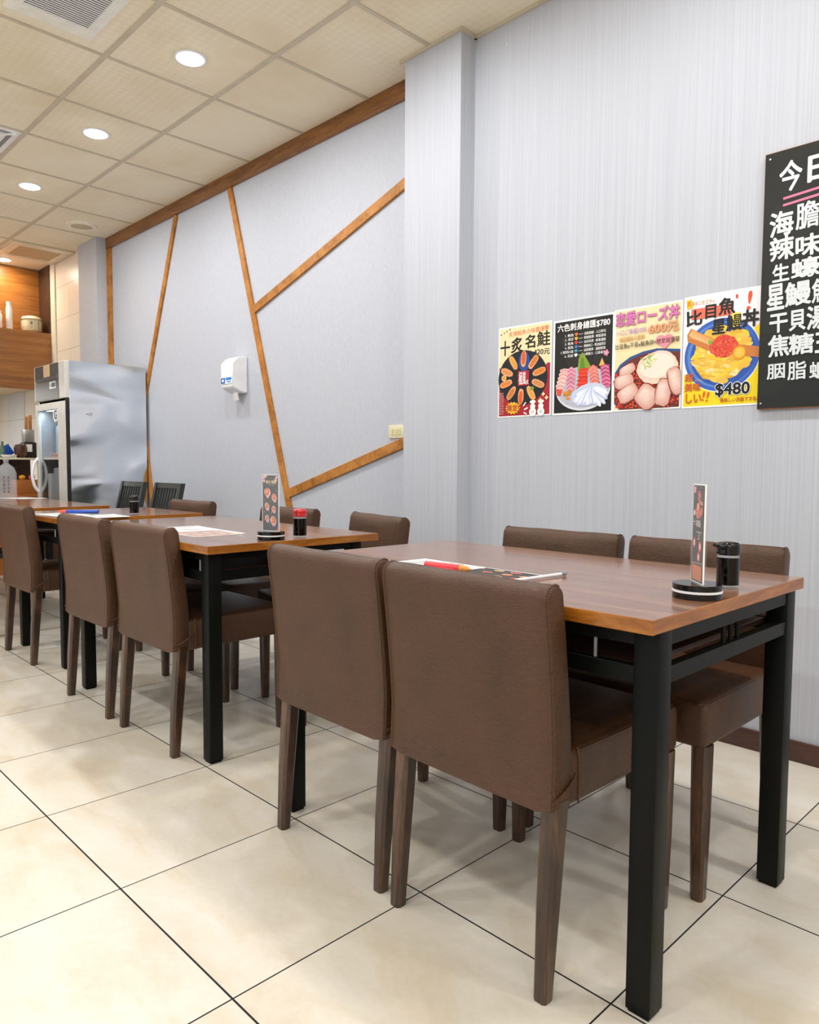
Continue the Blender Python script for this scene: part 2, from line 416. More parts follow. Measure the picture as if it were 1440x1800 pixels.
# wooden wall battens: each piece of timber is its own thing
def batten(a, b, w, th, y, name, label, mat='batten', ext=0.0):
    A = Vector((a[0], 0, a[1])); B = Vector((b[0], 0, b[1])); d = (B - A).normalized(); n = Vector((-d.z, 0, d.x)) * w / 2
    bm = BM(); yy = Vector((0, y, 0))
    prism(bm, [A + n + yy, B + n + yy, B - n + yy, A - n + yy], (0, -th, 0))
    bmesh.ops.bevel(bm, geom=bm.edges[:], offset=0.0015, segments=1, affect='EDGES')
    tag(obj(name, bm, mat, smooth=0), label, 'wooden batten', 'wooden battens on the left wall')
bm = BM(); box(bm, (-6.645, 2.728, 2.905), (-2.70, YL, 2.999), 0.002)
tag(obj('wooden_cornice', bm, 'cornice', smooth=0), 'long brown wooden cornice running under the ceiling above the battens', 'cornice')
batten((-6.602, 0.0), (-6.602, 2.904), 0.085, 0.018, YL, 'wall_batten', 'vertical wooden batten at the far left corner of the wall, rising behind the refrigerator')
batten((-4.578, 2.904), (-3.69, 0.10), 0.05, 0.016, YL, 'wall_batten', 'longest steep wooden batten running from cornice down behind the tall menu stand')
batten((-2.70, 2.5250), (-4.315, 2.032), 0.055, 0.015, YL, 'wall_batten', 'upper wooden batten rising right from the long steep one to the pillar')
batten((-2.70, 1.173), (-3.905, 0.829), 0.055, 0.015, YL, 'wall_batten', 'lower wooden batten rising right towards the pillar just under the wall socket')
batten((-5.355, 2.904), (-5.99, 1.44), 0.045, 0.016, YL, 'wall_batten', 'short steep wooden batten leaning left down to the top of refrigerator')
batten((-5.99, 1.43), (-5.70, 0.10), 0.05, 0.016, YL, 'wall_batten', 'wooden batten emerging below the refrigerator edge beside the slat-back chair')

# ================================================================== CEILING FITTINGS
def downlight(x, y, label, r=0.066, lit=LAMP_W, build=True, col=(1.0, 0.98, 0.955)):
    t = thing('downlight', label, 'ceiling light', (x, y, H), 0, 'round ceiling downlights')
    bm = BM(); lathe(bm, [(r + 0.012, 0.0), (r + 0.012, -0.004), (r, -0.006), (r, -0.001)], 36, close=False); obj('trim_ring', bm, 'white', t)
    bm = BM(); lathe(bm, [(r, -0.0035), (r * 0.85, -0.010), (r * 0.5, -0.015), (0.0001, -0.017)], 36, close=False); obj('diffuser', bm, 'lamp', t)
    a = area('downlight_lamp', (0, 0, -0.02), (0, 0, 0), 2 * r, lit, col, shape='DISK'); a.parent = t
    return t
downlight(-3.44, 1.848, 'bright round downlight nearest the camera, highest of the glowing lights')
downlight(-4.605, 1.846, 'bright round downlight in the middle of the ceiling row')
downlight(-5.80, 1.845, 'bright round downlight farthest along the row before the speaker')
downlight(-8.03, 2.30, 'tiny round downlight near the wooden bulkhead at far left', 0.06, 6.0, col=(1, 0.82, 0.6))
# the rest of the room's lamps, outside the frame
k = 0
for y in (1.845, -0.52, -2.88):
    for x in (-7.0, -5.80, -4.605, -3.44, -2.27, -1.10, 0.07, 1.24, 2.4):
        if y == 1.845 and x in (-3.44, -4.605, -5.80, -7.0): continue
        a = area('room_lamp', (x, y, H - 0.012), (0, 0, 0), 0.16, LAMP_W, (1.0, 0.98, 0.955), shape='DISK')
# ceiling speaker
t = thing('ceiling_speaker', 'round cream ceiling speaker grille above the corner pillar', 'speaker', (-6.44, 2.45, H))
bm = BM(); lathe(bm, [(0.125, 0), (0.12, -0.012), (0.09, -0.014), (0.086, -0.006)], 40, close=False); obj('bezel', bm, plain('cream_bezel', 'efe9d8', 0.5), t)
bm = BM(); lathe(bm, [(0.088, -0.006), (0.05, -0.010), (0.0001, -0.011)], 40, close=False); obj('grille', bm, plain('cream_grille', 'c2b698', 0.6), t)
# linear louvre vent
t = thing('ceiling_vent', 'white louvred air vent with fine parallel slats at top left', 'vent', (-3.385, 1.2525, H))
bm = BM()
xo, xi, yo, yi = 0.245, 0.155, 0.1875, 0.1375
def ringf(bm, xo, yo, zo, xi, yi, zi):
    a = [bm.verts.new(p) for p in ((-xo, -yo, zo), (xo, -yo, zo), (xo, yo, zo), (-xo, yo, zo))]
    b = [bm.verts.new(p) for p in ((-xi, -yi, zi), (xi, -yi, zi), (xi, yi, zi), (-xi, yi, zi))]
    for i in range(4): bm.faces.new((a[i], a[(i + 1) % 4], b[(i + 1) % 4], b[i]))
ringf(bm, xo, yo, 0.0, xo, yo, -0.006); ringf(bm, xo, yo, -0.006, xi, yi, -0.012); ringf(bm, xi, yi, -0.012, xi, yi, 0.0)
obj('flange', bm, plain('vent_flange', 'eceee8', 0.4), t, 0)
bm = BM()
for i in range(19):
    x = -xi + 0.006 + i * (2 * xi - 0.012) / 18
    box(bm, (-0.0066, -yi, -0.0008), (0.0066, yi, 0.0008), mtx=Matrix.Translation((x, 0, -0.007)) @ Matrix.Rotation(0.22, 4, 'Y'))
obj('slat', bm, 'slats', t, 0)
bm = BM(); box(bm, (-xi, -yi, -0.001), (xi, yi, 0.0)); obj('backing', bm, 'vdark', t, 0)
# four-way diffuser at left edge
t = thing('ceiling_diffuser', 'white four-way air diffuser at the left edge of the ceiling', 'vent', (-5.1935, 1.245, H))
bm = BM()
for q, z in ((0.282, -0.002), (0.215, -0.016), (0.15, -0.016), (0.085, -0.016)):
    ringf(bm, q, q, z, q - 0.032, q - 0.032, z - 0.004); ringf(bm, q, q, z, q, q, 0); ringf(bm, q - 0.032, q - 0.032, z - 0.004, q - 0.032, q - 0.032, 0)
for sx in (-1, 1):
    for sy in (-1, 1):
        tube(bm, [(0.06 * sx, 0.06 * sy, -0.012), (0.26 * sx, 0.26 * sy, -0.008)], 0.008, 6)
obj('frame', bm, 'slats', t, 0)
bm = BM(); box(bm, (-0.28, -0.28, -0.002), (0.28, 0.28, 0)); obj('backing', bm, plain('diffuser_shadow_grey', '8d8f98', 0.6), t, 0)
# access panel, far
t = thing('ceiling_cassette', 'square white-framed ceiling unit with tan centre near the corner pillar', 'vent', (-7.56, 2.43, H))
bm = BM(); ringf(bm, 0.285, 0.262, 0, 0.285, 0.262, -0.012); ringf(bm, 0.285, 0.262, -0.012, 0.19, 0.185, -0.016); ringf(bm, 0.19, 0.185, -0.016, 0.19, 0.185, -0.004)
obj('frame', bm, plain('cassette_white', 'ded6c4', 0.4), t, 0)
bm = BM(); box(bm, (-0.19, -0.185, -0.008), (0.19, 0.185, 0)); obj('panel', bm, 'tan', t, 0)

# ================================================================== TABLES
def table(X, Y, L, Wd, rot, z, label, a=0.006, b=0.036, legs_L=None, s=0.049, insetL=None):
    """X,Y: right near corner of the top"""
    c, sn = math.cos(rot), math.sin(rot)
    cx, cy = X - L / 2 * c - Wd / 2 * sn, Y - L / 2 * sn + Wd / 2 * c
    t = thing('dining_table', label, 'table', (cx, cy, 0), rot, 'row of dining tables along the wall')
    th = 0.027
    bm = BM(); fs = box(bm, (-L / 2, -Wd / 2, z - th), (L / 2, Wd / 2, z), 0.0015, 1)
    bm.normal_update()
    for f in bm.faces: f.material_index = 0 if f.normal.z > 0.9 else 1
    obj('tabletop', bm, ['laminate', 'edge'], t, 0)
    x1 = L / 2 - a; x0 = -L / 2 + (a if insetL is None else insetL); y0 = -Wd / 2 + b; y1 = Wd / 2 - b
    for sx, xx in ((0, x0), (1, x1 - s)):
        for yy in (y0, y1 - s):
            bm = BM(); box(bm, (xx, yy, 0.006), (xx + s, yy + s, z - th - 0.0005), 0.002, 2); box(bm, (xx + 0.004, yy + 0.004, 0), (xx + s - 0.004, yy + s - 0.004, 0.008))
            obj('leg', bm, 'frame', t)
    bm = BM(); e = 0.003
    for zz, dz in ((z - th - 0.0305, 0.030), (z - 0.128, 0.031)):
        box(bm, (x0 + s - .001, y0 + e, zz), (x1 - s + .001, y0 + e + 0.022, zz + dz), 0.001, 1); box(bm, (x0 + s - .001, y1 - e - 0.022, zz), (x1 - s + .001, y1 - e, zz + dz), 0.001, 1)
        box(bm, (x0 + e, y0 + s - .001, zz), (x0 + e + 0.022, y1 - s + .001, zz + dz), 0.001, 1); box(bm, (x1 - e - 0.022, y0 + s - .001, zz), (x1 - e, y1 - s + .001, zz + dz), 0.001, 1)
    obj('rail', bm, 'frame', t)
    for k in (-1, 0, 1):
        for xx in (x0 + e + 0.011, x1 - e - 0.011):
            bm = BM(); tube(bm, [(xx, k * 0.035, z - 0.098), (xx, k * 0.035, z - th - 0.028)], 0.005, 8); obj('spindle', bm, 'frame', t)
    for xx in (-L / 6, L / 2 - 0.142):
        for yy in (y0 + 0.014, y1 - 0.014):
            bm = BM(); tube(bm, [(xx, yy, z - 0.098), (xx, yy, z - th - 0.028)], 0.0035, 8); obj('rod', bm, 'grey', t)
    bm = BM(); box(bm, (x0 + s + 0.01, y0 + 0.03, z - 0.110), (x1 - s - 0.01, y1 - 0.03, z - 0.098), 0.001, 1); obj('shelf', bm, 'darkwood', t)
    return t
table(-0.599, 1.173, 1.178, 0.742, -0.007, 0.747, 'nearest dining table, brown top and black legs, beside the two large foreground chairs')
table(-2.136, 1.185, 1.29, 0.730, -0.015, 0.747, 'dining table with red-capped soy bottle and flowery menu stand', a=0.062, insetL=0.05)
table(-3.711, 1.281, 0.72, 0.752, -0.004, 0.743, 'small square dining table with blue pen and papers', a=0.022, b=0.008, s=0.045)
table(-4.687, 1.175, 1.20, 0.742, -0.007, 0.747, 'farthest dining table with clear water bottle, in front of refrigerator')

# ================================================================== LEATHER CHAIRS
def back_y(z):      # rear face offset of the back at height z
    t = (z - 0.47) / 0.325
    return -0.034 * max(0, t) ** 1.3 + (-0.004 * min(1, (0.47 - z) / 0.11) if z < 0.47 else 0)
def make_chair(label):
    t = thing('leather_chair', label, 'chair', (0, 0, 0), 0, 'brown leather dining chairs')
    hw = 0.227
    bm = BM()
    ZB, ZA = 0.364, 0.769
    def section(x, d):
        ux = min(1, abs(x) / hw); bul = 0.005 * math.cos(ux * PI / 2); pts = []
        corner = 0.010 * max(0, (ux - 0.80) / 0.2) ** 2
        n = 16
        for i in range(n + 1):
            z = ZB + corner + d + (ZA - ZB - corner - d) * i / n
            pts.append((back_y(z) + d - bul * math.sin(PI * min(1, (z - ZB) / (ZA - ZB) * 0.9 + 0.05)), z))
        for i in range(1, 12):
            q = PI * i / 12; zz = ZA + (0.0275 - d) * math.sin(q) + 0.001 * math.sin(x * 30); pts.append((back_y(ZA) + 0.0275 - (0.0275 - d) * math.cos(q), zz))
        for i in range(n + 1):
            z = ZA - (ZA - ZB - d) * i / n; th = 0.055 + 0.005 * (ZA - z) / (ZA - ZB)
            pts.append((back_y(z) + th - d + bul * 0.8, z))
        return [Vector((x, y, z)) for y, z in pts]
    xs = [(-hw, 0.007), (-hw + 0.002, 0.003), (-hw + 0.007, 0.0), (-0.19, 0), (-0.13, 0), (-0.065, 0), (0, 0), (0.065, 0), (0.13, 0), (0.19, 0), (hw - 0.007, 0), (hw - 0.002, 0.003), (hw, 0.007)]
    rings = [[bm.verts.new(p) for p in section(x, d)] for x, d in xs]; m_ = len(rings[0])
    for r0, r1 in zip(rings, rings[1:]):
        for i in range(m_): bm.faces.new((r0[i], r0[(i + 1) % m_], r1[(i + 1) % m_], r1[i]))
    bm.faces.new(rings[0]); bm.faces.new(rings[-1][::-1])
    b = obj('backrest', bm, 'leather', t, 60)
    for sx in (-1, 1):
        bm = BM(); pts = []
        for i in range(24):
            z = 0.372 + (0.769 - 0.372) * i / 23; pts.append((sx * (hw - 0.006), 0.001 + back_y(z) , z))
        for i in range(1, 7):
            a = PI * i / 9; zz = 0.770 + 0.0262 * math.sin(a); pts.append((sx * (hw - 0.006), 0.0275 - 0.0265 * math.cos(a) + back_y(0.769), 0.769 + 0.0265 * math.sin(a)))
        tube(bm, pts, 0.0030, 6); obj('piping', bm, 'leather', b)
        # seam where the seat wrap is stitched behind
        bm = BM(); tube(bm, [(sx * (hw + 0.0005), 0.078, 0.368), (sx * (hw + 0.001), 0.079, 0.42), (sx * (hw + 0.001), 0.076, 0.462), (sx * (hw - 0.004), 0.078, 0.476)], 0.0022, 6)
        tube(bm, [(sx * (hw + 0.001), -0.004, 0.392), (sx * (hw + 0.003), 0.02, 0.398), (sx * (hw + 0.003), 0.045, 0.408), (sx * (hw + 0.001), 0.070, 0.428)], [0.002, 0.0045, 0.0045, 0.002], 8)
        obj('fold', bm, 'leather', b)
    # seat
    bm = BM(); box(bm, (-hw, 0.045, 0.366), (hw, 0.474, 0.474), 0.016, 3)
    for x in (-0.14, -0.05, 0.05, 0.14): bmesh.ops.bisect_plane(bm, geom=bm.verts[:] + bm.edges[:] + bm.faces[:], plane_co=(x, 0, 0), plane_no=(1, 0, 0))
    for y in (0.13, 0.21, 0.29, 0.37): bmesh.ops.bisect_plane(bm, geom=bm.verts[:] + bm.edges[:] + bm.faces[:], plane_co=(0, y, 0), plane_no=(0, 1, 0))
    for v in bm.verts:
        if v.co.z > 0.45: v.co.z += 0.008 * math.cos(min(1, abs(v.co.x) / hw) * PI / 2) * math.sin(max(0, min(1, (v.co.y - 0.045) / 0.43)) * PI)
        if v.co.y > 0.25: v.co.x *= 1 - 0.02 * (v.co.y - 0.25)
    st = obj('seat', bm, 'leather', t, 60)
    bm = BM(); loop = [(-hw + .006, 0.08, 0.470), (-hw + .006, 0.462, 0.470), (hw - .006, 0.462, 0.470), (hw - .006, 0.08, 0.470)]
    tube(bm, [(-hw + .004, 0.08, 0.469), (-hw + .004, 0.455, 0.469), (-hw + .02, 0.470, 0.469), (hw - .02, 0.470, 0.469), (hw - .004, 0.455, 0.469), (hw - .004, 0.08, 0.469)], 0.0025, 6)
    obj('piping', bm, 'leather', st)
    # legs: tapered chamfered posts
    def leg(x, y0, y1, ztop, w0, w1, mid=None):
        bm = BM(); rings = []
        lv = [(0, w1), (0.004, w1 + 0.002), (0.18, w1 + 0.004 + (w0 - w1) * 0.4), (ztop, w0)]
        for z, w in lv:
            f = z / ztop; yy = y1 + (y0 - y1) * (f ** 1.25); xx = x
            h = w / 2; ch = h * 0.38; r = []
            for px, py in ((h, -h + ch), (h, h - ch), (h - ch, h), (-h + ch, h), (-h, h - ch), (-h, -h + ch), (-h + ch, -h), (h - ch, -h)):
                r.append(bm.verts.new((xx + px, yy + py, z)))
            rings.append(r)
        for a_, b_ in zip(rings, rings[1:]):
            for i in range(8): bm.faces.new((a_[i], a_[(i + 1) % 8], b_[(i + 1) % 8], b_[i]))
        bm.faces.new(rings[0][::-1]); bm.faces.new(rings[-1]); return bm
    for sx in (-1, 1):
        obj('leg', leg(sx * 0.206, 0.034, 0.006, 0.385, 0.043, 0.028), 'legwood', t, 25)
        obj('leg', leg(sx * 0.206, 0.444, 0.444, 0.372, 0.042, 0.028), 'legwood', t, 25)
    return t
near = [(-0.982, 1.122, -0.03, 'large brown leather chair nearest the camera, right of the foreground pair'),
        (-1.464, 1.142, -0.02, 'brown leather chair beside the nearest one, left of the foreground pair'),
        (-2.552, 1.163, 0.0, 'brown leather chair on the aisle side, before the dark red-capped bottle table, its right seat'),
        (-3.095, 1.160, 0.0, 'brown leather chair on the aisle side at the red-capped bottle table, left of its neighbour'),
        (-4.133, 1.204, 0.0, 'brown leather chair at the left edge, alone at the small square table')]
far = [(-0.922, 2.100, PI, 'brown leather chair against the wall side, behind the black-lidded soy bottle'),
       (-1.415, 2.100, PI, 'brown leather chair on the wall side, left one at the nearest table'),
       (-2.392, 2.150, PI - 0.235, 'slightly turned brown leather chair between the pillar and the red-capped bottle'),
       (-3.095, 2.175, PI, 'brown leather chair behind the red-capped bottle and flowery menu stand'),
       (-4.060, 2.155, PI + 0.03, 'brown leather chair on the wall side of small square table')]
ch0 = None
for (x, y, rz, lb) in near + far:
    if ch0 is None:
        ch0 = make_chair(lb); ch0.location = (x, y, 0); ch0.rotation_euler = (0, 0, rz)
    else: dup(ch0, (x, y, 0), rz, lb)

# slat-back chairs
def make_slat(label):
    t = thing('slat_back_chair', label, 'chair', (0, 0, 0), 0, 'dark slat-back chairs at the farthest table')
    hw = 0.18; yt = -0.095
    for sx in (-1, 1):
        bm = BM(); prism(bm, [Vector((sx * hw - 0.016, 0.0, 0)), Vector((sx * hw + 0.016, 0.0, 0)), Vector((sx * hw + 0.016, 0.034, 0)), Vector((sx * hw - 0.016, 0.034, 0))], (0, 0.0, 0.45))
        prism(bm, [Vector((sx * hw - 0.016, 0.0, 0.45)), Vector((sx * hw + 0.016, 0.0, 0.45)), Vector((sx * hw + 0.016, 0.034, 0.45)), Vector((sx * hw - 0.016, 0.034, 0.45))], (0, yt, 0.43))
        obj('rear_post', bm, 'slat', t, 30)
        bm = BM(); box(bm, (sx * hw - 0.015, 0.365, 0), (sx * hw + 0.015, 0.395, 0.44), 0.003, 1); obj('leg', bm, 'slat', t, 30)
    def yy(z): return yt * (z - 0.45) / 0.43
    bm = BM()
    for z0, z1 in ((0.845, 0.88), (0.52, 0.55)):
        prism(bm, [Vector((-hw, yy(z0) + 0.006, z0)), Vector((hw, yy(z0) + 0.006, z0)), Vector((hw, yy(z0) + 0.028, z0)), Vector((-hw, yy(z0) + 0.028, z0))], (0, yy(z1) - yy(z0), z1 - z0))
    obj('rail', bm, 'slat', t, 30)
    for i in range(8):
        x = -hw + 0.038 + i * (2 * hw - 0.076) / 7; z0, z1 = 0.55, 0.845
        bm = BM(); prism(bm, [Vector((x - 0.006, yy(z0) + 0.010, z0)), Vector((x + 0.006, yy(z0) + 0.010, z0)), Vector((x + 0.006, yy(z0) + 0.024, z0)), Vector((x - 0.006, yy(z0) + 0.024, z0))], (0, yy(z1) - yy(z0), z1 - z0))
        obj('slat', bm, 'slat', t, 30)
    bm = BM(); box(bm, (-hw - 0.01, 0.035, 0.43), (hw + 0.01, 0.40, 0.46), 0.01, 2); obj('seat', bm, 'slat', t, 30)
    return t
s0 = make_slat('dark slat-back chair in front of the refrigerator side'); s0.location = (-5.42, 2.33, 0); s0.rotation_euler = (0, 0, PI)
dup(s0, (-4.85, 2.33, 0), PI, 'dark slat-back chair against the pale wall beside the batten')
dup(s0, (-5.12, 1.11, 0), 0, 'dark slat-back chair on the aisle side at left edge, mostly hidden by leather chair')

# ================================================================== REFRIGERATOR
FX, FY, FZ = -5.88, 2.085, 1.797
t = thing('refrigerator', 'tall stainless steel refrigerator with glass door standing at the far wall', 'refrigerator', ((-5.88 - 6.565) / 2, 2.40, 0))
ox, oy = t.location.x, t.location.y
def loc(p): return (p[0] - ox, p[1] - oy, p[2])
def lbox(bm, lo, hi, *a, **k): return box(bm, loc(lo), loc(hi), *a, **k)
FL = -6.565
bm = BM(); lbox(bm, (FX - 0.02, FY + 0.03, 0.10), (FX, 2.725, FZ), 0.002, 1); obj('side_panel', bm, 'steel', t, 0)
bm = BM()
lbox(bm, (FL, FY + 0.03, 0.10), (FL + 0.02, 2.725, FZ)); lbox(bm, (FL, 2.705, 0.10), (FX - 0.02, 2.725, FZ)); lbox(bm, (FL, FY + 0.03, FZ - 0.02), (FX - 0.02, 2.725, FZ)); lbox(bm, (FL, FY + 0.03, 0.10), (FX - 0.02, 2.705, 0.14)); lbox(bm, (FL + 0.02, FY + 0.03, 1.48), (FX - 0.02, 2.705, 1.50))
for x in (FL + 0.05, FX - 0.05):
    for y in (FY + 0.08, 2.67): tube(bm, [loc((x, y, 0.0)), loc((x, y, 0.10))], 0.02, 10)
obj('cabinet', bm, 'steel2', t, 0)
# header with grey panel
bm = BM(); lbox(bm, (FL, FY, 1.515), (FX, FY + 0.03, FZ), 0.003, 1); hd = obj('header', bm, 'doorgrey', t, 30)
bm = BM(); lbox(bm, (FL + 0.03, FY - 0.004, 1.70), (FX - 0.13, FY, FZ - 0.004)); lbox(bm, (FL + 0.03, FY - 0.004, 1.52), (FX - 0.13, FY, 1.665)); lbox(bm, (FL + 0.06, FY - 0.014, 1.668), (FX - 0.13, FY, 1.695)); obj('grey_panel', bm, 'steeld', hd, 0)
a = Art(0.14, 0.10, 'd8bd96')
for i in range(5): a.line([(0.14 + 0.15 * i, 0.15), (0.14 + 0.15 * i, 0.85 if i != 2 else 0.6)], 0.003, '8a5a40')
nt = a.done('note', hd); nt.location = loc((-6.33, FY - 0.0055, 1.690)); nt['label'] = 'tan paper note with writing'
a = Art(0.14, 0.055, 'eef0f0'); a.rect(0.3, 0.18, 0.93, 0.8, '4d6f78'); a.blob(0.13, 0.5, 0.008, 0.008, 'c02a2a'); a.text('-2', 0.45, 0.3, 0.75, 0.68, '20343a', 0.01)
dsp = a.done('temperature_display', hd); dsp.location = loc((-6.20, FY - 0.006, 1.598)); dsp['label'] = 'white framed digital display'
# door
bm = BM()
lbox(bm, (FL + 0.01, FY, 0.14), (FL + 0.055, FY + 0.03, 1.49)); lbox(bm, (FX - 0.175, FY, 0.14), (FX - 0.013, FY + 0.03, 1.49)); lbox(bm, (FL + 0.0552, FY + 0.0003, 1.44), (FX - 0.1752, FY + 0.03, 1.49)); lbox(bm, (FL + 0.0552, FY + 0.0003, 0.14), (FX - 0.1752, FY + 0.03, 0.22))
dr = obj('door', bm, 'doorgrey', t, 0)
bm = BM(); lbox(bm, (FL + 0.055, FY + 0.008, 0.22), (FX - 0.175, FY + 0.012, 1.44)); obj('glass_pane', bm, 'glass', dr, 0)
bm = BM(); pts = [loc((FL + 0.035, FY + 0.002, 1.06))]
for i in range(11):
    q = i / 10; pts.append(loc((FL + 0.035, FY - 0.045 * math.sin(PI * q) ** 0.6, 1.05 - 0.27 * q)))
tube(bm, pts, 0.012, 10); obj('handle', bm, 'white', dr)
a = Art(0.12, 0.12, None, step=0.0003); a.blob(0.5, 0.5, 0.058, 0.058, 'dfe8ee', n=32); a.text('G', 0.28, 0.22, 0.72, 0.78, '2a4a7a', 0.06)
g = a.done('sticker', dr); g.location = loc((-6.18, FY + 0.0075, 1.335)); g['label'] = 'white sticker with letter G'
bm = BM(); lbox(bm, (FX - 0.012, FY + 0.004, 0.14), (FX - 0.001, FY + 0.03, 1.512)); obj('door_gap', bm, 'blackmat', t, 0)
bm = BM(); lbox(bm, (FL + 0.021, FY + 0.04, 1.045), (FX - 0.021, 2.70, 1.06)); lbox(bm, (FL + 0.021, FY + 0.04, 0.60), (FX - 0.021, 2.70, 0.61)); obj('shelf', bm, 'white', t, 0)
bm = BM(); lbox(bm, (FL + 0.021, 2.695, 0.15), (FX - 0.021, 2.703, 1.47)); obj('liner', bm, plain('pale_liner', 'c3d6e4', 0.5), t, 0)
bm = BM(); cx, cz = 2.262, 1.397; tube(bm, [loc((FX + 0.004, 2.235, cz)), loc((FX + 0.004, 2.262, cz))], 0.002, 6)
pts = [loc((FX + 0.004, 2.272 + 0.010 * math.cos(q), cz + 0.010 * math.sin(q))) for q in [PI * (-0.85) + 1.7 * PI * i / 12 for i in range(13)]]; tube(bm, pts, 0.002, 6)
obj('hook', bm, 'grey', t)
area('refrigerator_lamp', (-6.25, 2.16, 1.44), (0, 0, 0), 0.4, 1.8, (0.75, 0.88, 1.0), 0.05)
# contents
for (x, lab, hgt) in ((-6.45, 'left pale blue cloth bundle inside refrigerator, upper shelf', 0.27), (-6.28, 'right taller pale blue cloth bundle inside refrigerator, upper shelf', 0.33)):
    bm = BM(); box(bm, (x - 0.07, 2.22, 1.06), (x + 0.07, 2.38, 1.06 + hgt), 0.03, 3); tag(obj('cloth_bundle', bm, 'towel'), lab, 'cloth', 'cloth bundles in the refrigerator')
bm = BM(); box(bm, (-6.42, 2.14, 1.061), (-6.12, 2.20, 1.075), 0.005); box(bm, (-6.40, 2.15, 1.075), (-6.14, 2.19, 1.092), 0.008, 2); tag(obj('food_tray', bm, ['orange']), 'orange food on a tray on the upper refrigerator shelf', 'food')
bm = BM(); box(bm, (-6.40, 2.16, 0.61), (-6.12, 2.45, 0.98), 0.02, 2); tag(obj('storage_box', bm, plain('frosted_box', 'b9c2c4', 0.3)), 'large frosted storage box on the lower refrigerator shelf', 'box')
bm = BM(); box(bm, (-6.50, 2.15, 0.61), (-6.43, 2.30, 0.93), 0.01, 2); tag(obj('carton', bm, 'white'), 'narrow white carton on the lower refrigerator shelf', 'carton')

# ================================================================== KITCHEN SIDE
t = thing('wood_bulkhead', 'orange brown wood-clad bulkhead with display ledge above the kitchen', 'wall panel', (-7.92, 2.69, 0))
bm = BM(); box(bm, (-0.03, -5.0, 1.745), (0, 0.0, 2.318)); obj('front_panel', bm, 'bulkhead', t, 0)
bm = BM(); box(bm, (-0.34, -5.0, 2.33), (-0.305, 0.0, 2.995)); obj('back_panel', bm, 'bulkhead', t, 0)
bm = BM(); box(bm, (-0.30, -5.0, 2.30), (-0.03, 0.0, 2.318)); obj('ledge', bm, 'bulkhead', t, 0)
bm = BM(); box(bm, (-0.305, -0.012, 2.318), (0.0, 0.0, 2.995)); obj('side_panel', bm, 'darkwood', t, 0)
bm = BM(); box(bm, (-1.6, -5.0, 1.80), (-0.03, -0.0, 1.83)); obj('soffit', bm, plain('soffit_cream', 'cdb896', 0.5), t, 0)
area('bulkhead_lamp', (-8.05, 1.95, 2.94), (0.0, 0.0, 0), 0.10, 7.0, (1.0, 0.74, 0.45), 0.10)
area('kitchen_lamp', (-8.9, 1.2, 1.78), (0, 0, 0), 0.8, 28.0, (1.0, 0.95, 0.88), 1.2)
bm = BM(); box(bm, (-10.2, 1.6, 1.465), (-9.8, 2.69, 1.80), 0.004); t = tag(obj('wall_cabinet', bm, plain('beige_cabinet', 'c9b48c', 0.4)), 'beige kitchen wall cabinet under the bulkhead at far left', 'cabinet')
# sake cask
t = thing('sake_cask', 'small straw-wrapped white sake cask with dark characters on the ledge', 'cask', (-8.07, 2.55, 2.318))
bm = BM(); lathe(bm, [(0.075, 0.0), (0.092, 0.02), (0.097, 0.07), (0.095, 0.13), (0.086, 0.16), (0.05, 0.172), (0.0001, 0.176)], 28); obj('body', bm, plain('straw_white', 'cfc8ae', 0.7), t, 60)
bm = BM()
for z in (0.02, 0.135):
    tube(bm, [(0.097 * math.cos(q), 0.097 * math.sin(q), z) for q in [2 * PI * i / 24 for i in range(25)]], 0.004, 6)
for k in range(3):
    q = 2 * PI * k / 3 + 0.4; tube(bm, [(0.1 * math.cos(q), 0.1 * math.sin(q), 0.02), (0.1 * math.cos(q), 0.1 * math.sin(q), 0.135), (0, 0, 0.18)], 0.0035, 6)
obj('rope', bm, plain('straw_rope', '9c8c60', 0.8), t)
a = Art(0.046, 0.08, 'cfc8ae'); a.text('寿', 0.2, 0.05, 0.8, 0.55, '2b2b22', 0.03); a.text('大吉', 0.2, 0.62, 0.8, 0.92, '2b2b22', 0.02)
lb = a.done('front_label', t); lb.rotation_euler = (0, 0, 1.266); lb.location = (0.953 * 0.0985 - 0.023 * 0.30, -0.30 * 0.0985 - 0.023 * 0.953, 0.035)
for (y, h, r, lab) in ((2.345, 0.285, 0.030, 'tall slim white flask on the bulkhead ledge left of the cask'), (2.235, 0.19, 0.045, 'short white jar at far left end of the ledge in view')):
    bm = BM(); lathe(bm, [(r * 0.8, 0), (r, 0.02), (r, h * 0.75), (r * 0.75, h * 0.9), (r * 0.9, h), (0.0001, h)], 20); o = tag(obj('white_flask', bm, 'white'), lab, 'flask'); o.location = (-8.07, y, 2.318)
# counter
t = thing('service_counter', 'orange wooden service counter with raised pale shelf beside the refrigerator', 'counter', (-7.55, 1.7, 0))
bm = BM(); box(bm, (-0.25, -2.2, 0.0), (0.25, 0.66, 0.70), 0.004); obj('body', bm, 'orange', t, 0)
bm = BM(); box(bm, (-0.27, -2.2, 0.70), (0.27, 0.67, 0.73), 0.004); obj('worktop', bm, 'orange', t, 0)
bm = BM(); box(bm, (-0.12, -2.2, 1.045), (0.22, 0.68, 1.062), 0.003); obj('raised_shelf', bm, plain('pale_shelf', 'd8cfbc', 0.4), t, 0)
bm = BM(); box(bm, (-0.14, -2.2, 0.73), (-0.12, 0.68, 1.045)); obj('back_panel', bm, 'darkwood', t, 0)
def place(name, bm, mats, label, cat, loc_=(0, 0, 0), group=None, rz=0.0, smooth=40):
    o = obj(name, bm, mats, None, smooth); o.location = loc_; o.rotation_euler = (0, 0, rz); return tag(o, label, cat, group)
